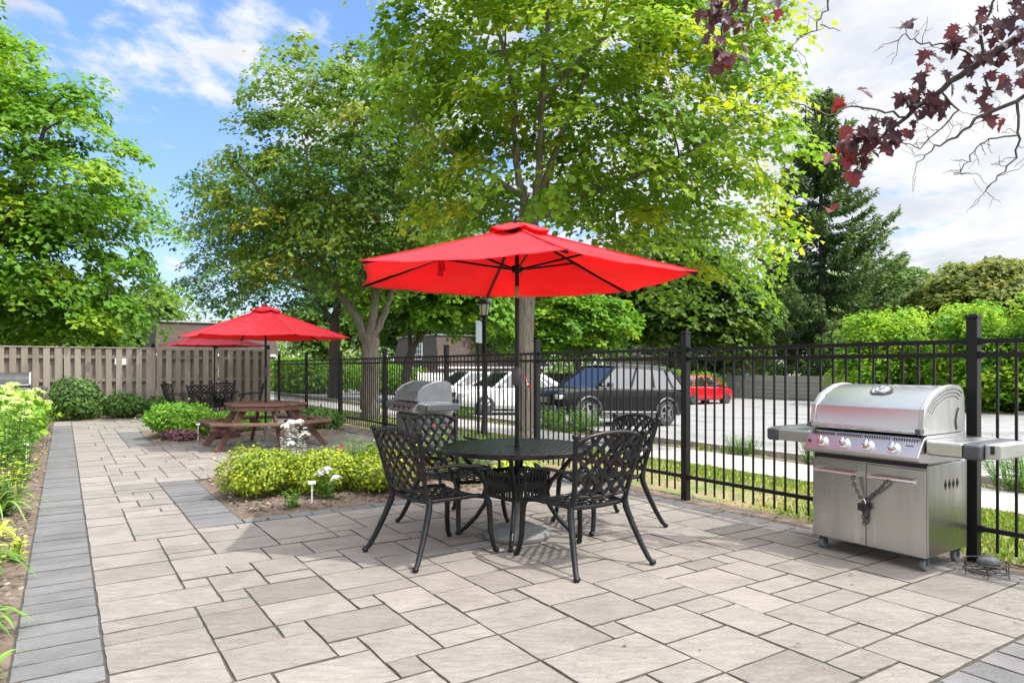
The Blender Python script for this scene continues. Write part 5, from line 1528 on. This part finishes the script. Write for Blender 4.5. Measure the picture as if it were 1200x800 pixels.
# ================================================================ PLANTS
GS = 'yellow green shrubs of the front flower bed'
shrub('golden_shrub', 'low yellow green shrub at the left end of the front flower bed', (*W(7.45, 1.74).xy, .0), .43, .46, .52, 5200, .042, M['leaf_box'], 61, group=GS)
shrub('golden_shrub', 'low yellow green shrub between two others in the front flower bed', (*W(7.2, 2.28).xy, .0), .42, .44, .48, 5000, .042, M['leaf_box'], 62, group=GS)
shrub('golden_shrub', 'low yellow green shrub at the right end of the row, behind the left chair', (*W(7.0, 2.84).xy, .0), .40, .44, .47, 4800, .042, M['leaf_box'], 63, group=GS)
shrub('green_shrub', 'rounded bright green shrub at the corner of the far shrub bed', (*W(14.5, 1.85).xy, 0), .66, .62, .66, 4200, .075, M['leaf_bush'], 64)
shrub('green_shrub', 'low spreading green shrub behind the wooden picnic table', (*W(15.2, 3.0).xy, 0), .8, .55, .42, 3200, .07, M['leaf_bush'], 65)
shrub('dark_shrub', 'small dark green shrub beside the picket fence, right of the picnic table', (*W(14.6, 4.62).xy, 0), .5, .45, .48, 2600, .07, M['leaf_deep'], 66)
shrub('dark_shrub', 'tall dark green shrub against the board fence at the end of the path', (*W(20.85, .28).xy, 0), .66, .6, 1.12, 4200, .085, M['leaf_deep'], 67)
shrub('dark_shrub', 'low dark green shrub against the board fence, below the white plate', (*W(20.85, 1.32).xy, 0), .55, .45, .66, 2800, .08, M['leaf_deep'], 68)
shrub('dark_shrub', 'low dark green shrub against the board fence, beside the far table', (*W(20.85, 2.2).xy, 0), .5, .42, .55, 2500, .08, M['leaf_deep'], 69)
shrub('plum_plant', 'low plum coloured ground plant in front of the round green shrub', (*W(13.75, 1.75).xy, 0), .34, .22, .2, 700, .07, M['leaf_plum'], 70, cat='plant')
dup(bpy.context.scene.objects['plum_plant'], (*W(13.75, 2.55).xy, 0), 1.0, 'low plum coloured ground plant under the picnic table bench')


def flowers(mbP, n, rad, c, rng_, size, up=.4, flat=.6):
    d = unit(rng_, n); d[:, 2] = np.abs(d[:, 2]) * 1.0
    return np.array(c) + d * np.array([rad, rad, rad * flat]), d + np.array([0, 0, up])


def hydrangea(label, loc, rx, ry, h, seed, heads=16):
    t = shrub('hydrangea', label, loc, rx, ry, h, 900, .15, M['leaf_hyd'], seed, group='pale hydrangeas along the left border')
    r_ = np.random.default_rng(seed + 5)
    for k in range(heads):
        a = r_.uniform(0, 6.28); q = r_.random() ** .5; x, y = rx * q * math.cos(a), ry * q * math.sin(a); z = h * (.62 + .46 * math.sqrt(max(0, 1 - q * q)))
        P_, N_ = flowers(None, 90, r_.uniform(.06, .10), (x, y, z), r_, .03)
        leaves('flower_head', P_, N_, .034 * r_.uniform(.8, 1.2, len(P_)), np.clip(r_.normal(.45, .25, len(P_)), 0, 1), 'petal', M['petal_lime'], t, r_)
    return t


hydrangea('lime green hydrangea farthest along the left border, near the board fence', (*W(16.9, -.85).xy, 0), .62, .7, .92, 71)
hydrangea('lime green hydrangea in the middle of the left border', (*W(15.1, -.95).xy, 0), .68, .75, .9, 72)
hydrangea('lime green hydrangea nearest the camera in the left border', (*W(13.3, -.88).xy, 0), .62, .7, .8, 73)


def herb(name, label, loc, n, spread, h, lm, seed, leaf=.09, group=None, cat='plant', head=None, per=16, shape='oval', lean=.15):
    r_ = np.random.default_rng(seed); t = thing(name, label, cat, loc, 0, group); mb = MB(); P_, N_, S_, T_, Y_ = [], [], [], [], []; tops = []
    for k in range(n):
        a = r_.uniform(0, 6.28); q = spread * r_.random() ** .6; b = np.array([q * math.cos(a) * .6, q * math.sin(a) * .6, -.02]); hh = h * r_.uniform(.65, 1.1)
        e = np.array([b[0] * 1.6 + r_.normal() * lean * hh, b[1] * 1.6 + r_.normal() * lean * hh, hh]); m_ = (b + e) / 2 + np.array([0, 0, .06 * hh])
        mb.tube([b, m_, e], [.005, .004, .002], 5); tops.append(e)
        for i in range(per):
            f = r_.uniform(.12, 1); p = (1 - f) ** 2 * b + 2 * f * (1 - f) * m_ + f * f * e; az = r_.uniform(0, 6.28)
            P_.append(p); Y_.append([math.cos(az), math.sin(az), .25]); N_.append([-.3 * math.cos(az), -.3 * math.sin(az), 1]); S_.append(leaf * r_.uniform(.6, 1.2) * (1.1 - .4 * f)); T_.append(np.clip(r_.normal(.45, .2), 0, 1))
    mb.build('stem', M['leaf_herb'], t, smooth=60)
    leaves('foliage', P_, N_, np.array(S_), np.array(T_), shape, lm, t, r_, Y=np.array(Y_))
    if head:
        hm, hr, cnt, ps = head
        for e in tops[:cnt]:
            Pq, Nq = flowers(None, 46, hr, tuple(e), r_, ps); leaves('flower_head', Pq, Nq, ps * r_.uniform(.8, 1.2, len(Pq)), r_.random(len(Pq)), 'petal', hm, t, r_)
    return t


def strap(name, label, loc, n, L_, lm, seed, group=None, rise=.9, wid=1.0, cat='plant'):
    """arching strap leaves, each a bent ribbon"""
    r_ = np.random.default_rng(seed); t = thing(name, label, cat, loc, 0, group); mb = MB()
    for k in range(n):
        a = r_.uniform(0, 6.28); c, s = math.cos(a), math.sin(a); l = L_ * r_.uniform(.6, 1.1); b = r_.normal(size=2) * .05; out = r_.uniform(.35, 1.0); w = .011 * wid * r_.uniform(.8, 1.2); tn = float(np.clip(r_.normal(.45, .22), 0, 1))
        vs = []; fs = []
        for i in range(8):
            f = i / 7; r2 = l * out * f; z = l * rise * (1.45 * f - (1.0 + .5 * out) * f * f); ww = w * (1 - f ** 3) + .001
            for j, o in ((-1, .15), (0, 0), (1, .15)): vs.append((b[0] + c * r2 - s * ww * j, b[1] + s * r2 + c * ww * j, max(.012, z) + o * ww * 1.5))
        for i in range(7):
            for j in range(2): q = i * 3 + j; fs.append((q, q + 3, q + 4, q + 1))
        mb.add(vs, fs, tn)
    mb.build('foliage', lm, t, smooth=50, toned=True)
    return t


GB = 'green herbs along the left border'
herb('tall_herb', 'tall leafy green herb in the left border, just before the hydrangeas', (*W(11.4, -.62).xy, 0), 26, .42, .8, M['leaf_herb'], 81, .11, GB, per=18)
herb('tall_herb', 'thin stemmed green herb in the left border, where soil shows beneath', (*W(10.0, -.55).xy, 0), 24, .36, .62, M['leaf_herb'], 82, .10, GB, per=16)
herb('tall_herb', 'loose green herb with dry yellowing stems in the left border', (*W(8.7, -.48).xy, 0), 20, .34, .5, M['leaf_hosta'], 83, .08, GB, per=12)
strap('hosta', 'yellow edged leafy clump on the left border beside the grey paving band', (*W(6.7, -.52).xy, 0), 44, .33, M['leaf_hosta'], 84, wid=2.0)
strap('daylily', 'green strap leaved clump behind the yellow edged one at the left edge', (*W(7.6, -.55).xy, 0), 60, .6, M['leaf_herb'], 85)
strap('daylily', 'green arching strap leaves spilling over the grey paving band in the lower left corner', (*W(4.35, -.40).xy, 0), 30, .44, M['leaf_herb'], 86, rise=.7)
strap('daylily', 'green strap leaved clump at the bottom left corner of the picture', (*W(3.6, -.36).xy, 0), 26, .36, M['leaf_herb'], 87, rise=.7)
herb('tall_herb', 'low bushy green herb between the yellow edged clump and the loose dry herb', (*W(7.75, -.50).xy, 0), 18, .26, .34, M['leaf_herb'], 89, .085, GB, per=16)
herb('small_herb', 'low yellowish seedlings in the left border soil, nearer than the yellow edged clump', (*W(5.9, -.36).xy, 0), 12, .16, .2, M['leaf_hosta'], 90, .07, per=12)
strap('daylily', 'green strap leaved clump in the left border between corner and yellow clump', (*W(5.5, -.5).xy, 0), 46, .5, M['leaf_herb'], 88)

# flowers of the front bed
herb('variegated_phlox', 'cream and green variegated phlox with white flowers behind the front shrubs', (*W(8.35, 2.28).xy, .02), 9, .16, .62, M['leaf_varieg'], 91, .085, cat='flower', head=(M['petal_white'], .045, 6, .028), per=34, lean=.08)
herb('white_phlox', 'white phlox in bloom in front of the yellow green shrubs', (*W(6.72, 2.22).xy, .02), 7, .12, .33, M['leaf_herb'], 92, .07, cat='flower', head=(M['petal_white'], .045, 3, .032), per=18, lean=.12)
herb('blue_flower', 'small leafy plant with a violet blue bloom beside the left chair', (*W(6.75, 2.95).xy, .02), 12, .14, .28, M['leaf_herb'], 93, .065, cat='flower', head=(M['petal_violet'], .02, 3, .02), per=14)
herb('small_herb', 'tiny green seedling at the front edge of the flower bed', (*W(6.55, 1.78).xy, .02), 8, .10, .16, M['leaf_bush'], 94, .06, per=12)
herb('red_flower', 'red flowered plant behind the row of yellow green shrubs', (*W(7.9, 2.95).xy, .02), 10, .2, .5, M['leaf_herb'], 95, .08, cat='flower', head=(M['petal_red'], .02, 1, .02), per=16)
herb('leafy_plant', 'yellow green leafy plant under the left half of the round front table', (*W(7.3, 3.65).xy, .02), 26, .34, .5, M['leaf_box'], 96, .11, cat='plant', per=18)
herb('leafy_plant', 'green leafy plant with small violet blooms behind the round front table', (*W(7.4, 4.25).xy, .02), 20, .3, .42, M['leaf_herb'], 97, .10, cat='plant', head=(M['petal_violet'], .022, 4, .02), per=16)
strap('daylily', 'yellow green strap leaved clump under the right half of the round front table', (*W(7.0, 4.6).xy, .02), 70, .5, M['leaf_hosta'], 98, wid=1.6)
herb('pink_flower', 'tall slim plant with one pink red bloom beyond the round front table', (*W(8.5, 4.35).xy, .02), 7, .1, .62, M['leaf_herb'], 99, .08, cat='flower', head=(M['petal_red'], .03, 1, .03), per=10, lean=.05)
herb('leafy_plant', 'low green leafy plant at the back of the front flower bed', (*W(8.5, 3.4).xy, .02), 24, .4, .36, M['leaf_herb'], 100, .10, cat='plant', per=16)

# weeds along the kerb of the car park
wd = herb('weed_clump', 'thick clump of pale weeds by the kerb in front of the black SUV', (*W(12.35, 9.85).xy, gz(9.85)), 90, .8, .55, M['leaf_herb'], 101, .09, 'weeds along the kerb', per=14)
for u, v, s, lb in ((13.35, 9.8, .9, 'clump of pale weeds by the kerb under the nose of the black SUV'), (7.6, 9.75, .55, 'small weed clump by the kerb, left of the shiny grill'), (6.1, 9.7, .7, 'straggly weed clump by the kerb just behind the shiny grill'), (3.4, 9.6, 1.0, 'leafy weed clump by the kerb, right of the near fence post'), (4.6, 9.75, .45, 'low weed tuft by the kerb hidden behind the grill hood'), (17.5, 9.75, .7, 'weed clump by the kerb in front of the white sedan')):
    dup(wd, (*W(u, v).xy, gz(v)), u, lb, scale=(s * .8, s * .8, s * 1.1 if u < 8 else s))
# white plant labels
for i, (u, v, h, lb) in enumerate(((6.62, 2.02, .22, 'white plant label on a stake at the front of the flower bed'), (13.55, 2.05, .3, 'white plant label on a stake before the round green shrub'), (11.3, -.42, .3, 'white plant label on a stake below the hydrangeas'))):
    st = thing('plant_label', lb, 'plant label', (*W(u, v).xy, .0), R(10), 'white plant labels'); mb = MB(); mb.box((0, 0, h / 2), (.014, .004, h + .04)); mb.build('stake', M['white'], st)
    mb = MB(); mb.box((0, -.008, h + .01), (.07, .003, .032), Matrix.Rotation(R(-40), 3, 'X')); mb.build('plate', M['white'], st)

# ================================================================ SKY, SUN, CAMERA
EL = R(59); AZ = (.91, -.414)
w = bpy.data.worlds.new('World'); SC.world = w; w.use_nodes = True
t = w.node_tree; N, L = t.nodes.new, t.links.new; bg = t.nodes['Background']
sky = N('ShaderNodeTexSky'); sky.sky_type = 'NISHITA'; sky.sun_disc = False; sky.sun_elevation = EL; sky.sun_rotation = math.atan2(AZ[0], AZ[1])
sky.altitude = 100; sky.air_density = 1.0; sky.dust_density = .6; sky.ozone_density = 2.0
tc = N('ShaderNodeTexCoord'); sx = N('ShaderNodeSeparateXYZ'); L(tc.outputs['Generated'], sx.inputs[0])


def mth(op, a, b=None, c=None):
    n = N('ShaderNodeMath'); n.operation = op
    for i, q in enumerate((a, b, c)):
        if q is None: continue
        if isinstance(q, (int, float)): n.inputs[i].default_value = q
        else: L(q, n.inputs[i])
    return n.outputs[0]


den = mth('ADD', mth('MAXIMUM', sx.outputs[2], 0.0), .16)
cx = N('ShaderNodeCombineXYZ'); L(mth('DIVIDE', sx.outputs[0], den), cx.inputs[0]); L(mth('DIVIDE', sx.outputs[1], den), cx.inputs[1])
mp = N('ShaderNodeMapping'); mp.inputs['Scale'].default_value = (1.25, 1.0, 1); mp.inputs['Rotation'].default_value = (0, 0, R(-28)); mp.inputs['Location'].default_value = (8.0, 8.8, 0); L(cx.outputs[0], mp.inputs[0])


def ramp(x, a, b, c, d, smooth=False):
    n = N('ShaderNodeMapRange'); n.interpolation_type = 'SMOOTHSTEP' if smooth else 'LINEAR'
    for i, q in enumerate((a, b, c, d)): n.inputs[i + 1].default_value = q
    L(x, n.inputs[0]); return n.outputs[0]


def noise(scale, detail, rough, dist=0.0):
    n = N('ShaderNodeTexNoise'); n.inputs['Scale'].default_value = scale; n.inputs['Detail'].default_value = detail; n.inputs['Roughness'].default_value = rough; n.inputs['Distortion'].default_value = dist
    L(mp.outputs[0], n.inputs['Vector']); return n.outputs[0]


big, puff = noise(.9, 3, .5, .2), noise(5.0, 10, .58, .1)
cov = mth('ADD', mth('MULTIPLY', big, .50), mth('MULTIPLY', puff, .50))
cov = mth('ADD', cov, ramp(sx.outputs[0], -.30, .40, -.045, .13))               # more cloud to the right
cov = mth('ADD', cov, ramp(sx.outputs[1], .45, -.1, 0, .22))                    # unseen cloud added behind the viewer for fill light
cov = mth('ADD', cov, ramp(sx.outputs[2], .0, .16, .06, 0))
mask = ramp(cov, .475, .60, 0, .96, True)
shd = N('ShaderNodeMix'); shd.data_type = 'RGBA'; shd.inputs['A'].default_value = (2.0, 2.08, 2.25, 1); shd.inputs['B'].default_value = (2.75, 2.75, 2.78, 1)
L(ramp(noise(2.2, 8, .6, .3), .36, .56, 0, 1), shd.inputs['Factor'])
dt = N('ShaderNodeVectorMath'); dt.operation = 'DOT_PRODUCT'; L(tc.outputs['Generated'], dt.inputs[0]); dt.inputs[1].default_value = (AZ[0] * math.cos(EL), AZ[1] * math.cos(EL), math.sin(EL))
cloud_fill = N('ShaderNodeVectorMath'); cloud_fill.operation = 'SCALE'; L(shd.outputs['Result'], cloud_fill.inputs[0]); L(ramp(dt.outputs['Value'], .45, 1.0, 1.0, 6.5), cloud_fill.inputs['Scale'])  # out-of-view clouds round the sun brightened to lift the shade
tint = N('ShaderNodeMix'); tint.data_type = 'RGBA'; tint.blend_type = 'MULTIPLY'; tint.inputs['Factor'].default_value = 1; L(sky.outputs[0], tint.inputs['A']); tc2 = N('ShaderNodeMix'); tc2.data_type = 'RGBA'; tc2.inputs['A'].default_value = (.44, .42, .43, 1); tc2.inputs['B'].default_value = (.60, .68, .85, 1); L(ramp(sx.outputs[2], .0, .38, 0, 1), tc2.inputs['Factor']); L(tc2.outputs['Result'], tint.inputs['B'])
mx = N('ShaderNodeMix'); mx.data_type = 'RGBA'; L(mask, mx.inputs['Factor']); L(tint.outputs['Result'], mx.inputs['A']); L(cloud_fill.outputs[0], mx.inputs['B'])
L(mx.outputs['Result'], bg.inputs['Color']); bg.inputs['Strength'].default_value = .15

sl = bpy.data.lights.new('sun', 'SUN'); sl.energy = 2.0; sl.angle = R(.55); sl.color = (1, .95, .87)
so = bpy.data.objects.new('sun', sl); COL.objects.link(so)
sd = Vector((AZ[0] * math.cos(EL), AZ[1] * math.cos(EL), math.sin(EL))); so.rotation_euler = sd.to_track_quat('Z', 'Y').to_euler()

cam = bpy.data.cameras.new('camera'); cam.lens = 24; cam.sensor_width = 36; cam.sensor_fit = 'HORIZONTAL'; cam.shift_y = .025; cam.clip_start = .05; cam.clip_end = 3000
co = bpy.data.objects.new('camera', cam); COL.objects.link(co); co.location = (0, 0, 1.35); co.rotation_euler = (R(90), 0, 0); SC.camera = co
vs = SC.view_settings; vs.view_transform = 'Standard'; vs.look = 'None'; vs.gamma = 1; vs.exposure = 1.36; vs.use_curve_mapping = False
SC.cycles.max_bounces = 8; SC.cycles.transparent_max_bounces = 8
SC.cycles.use_denoising = True
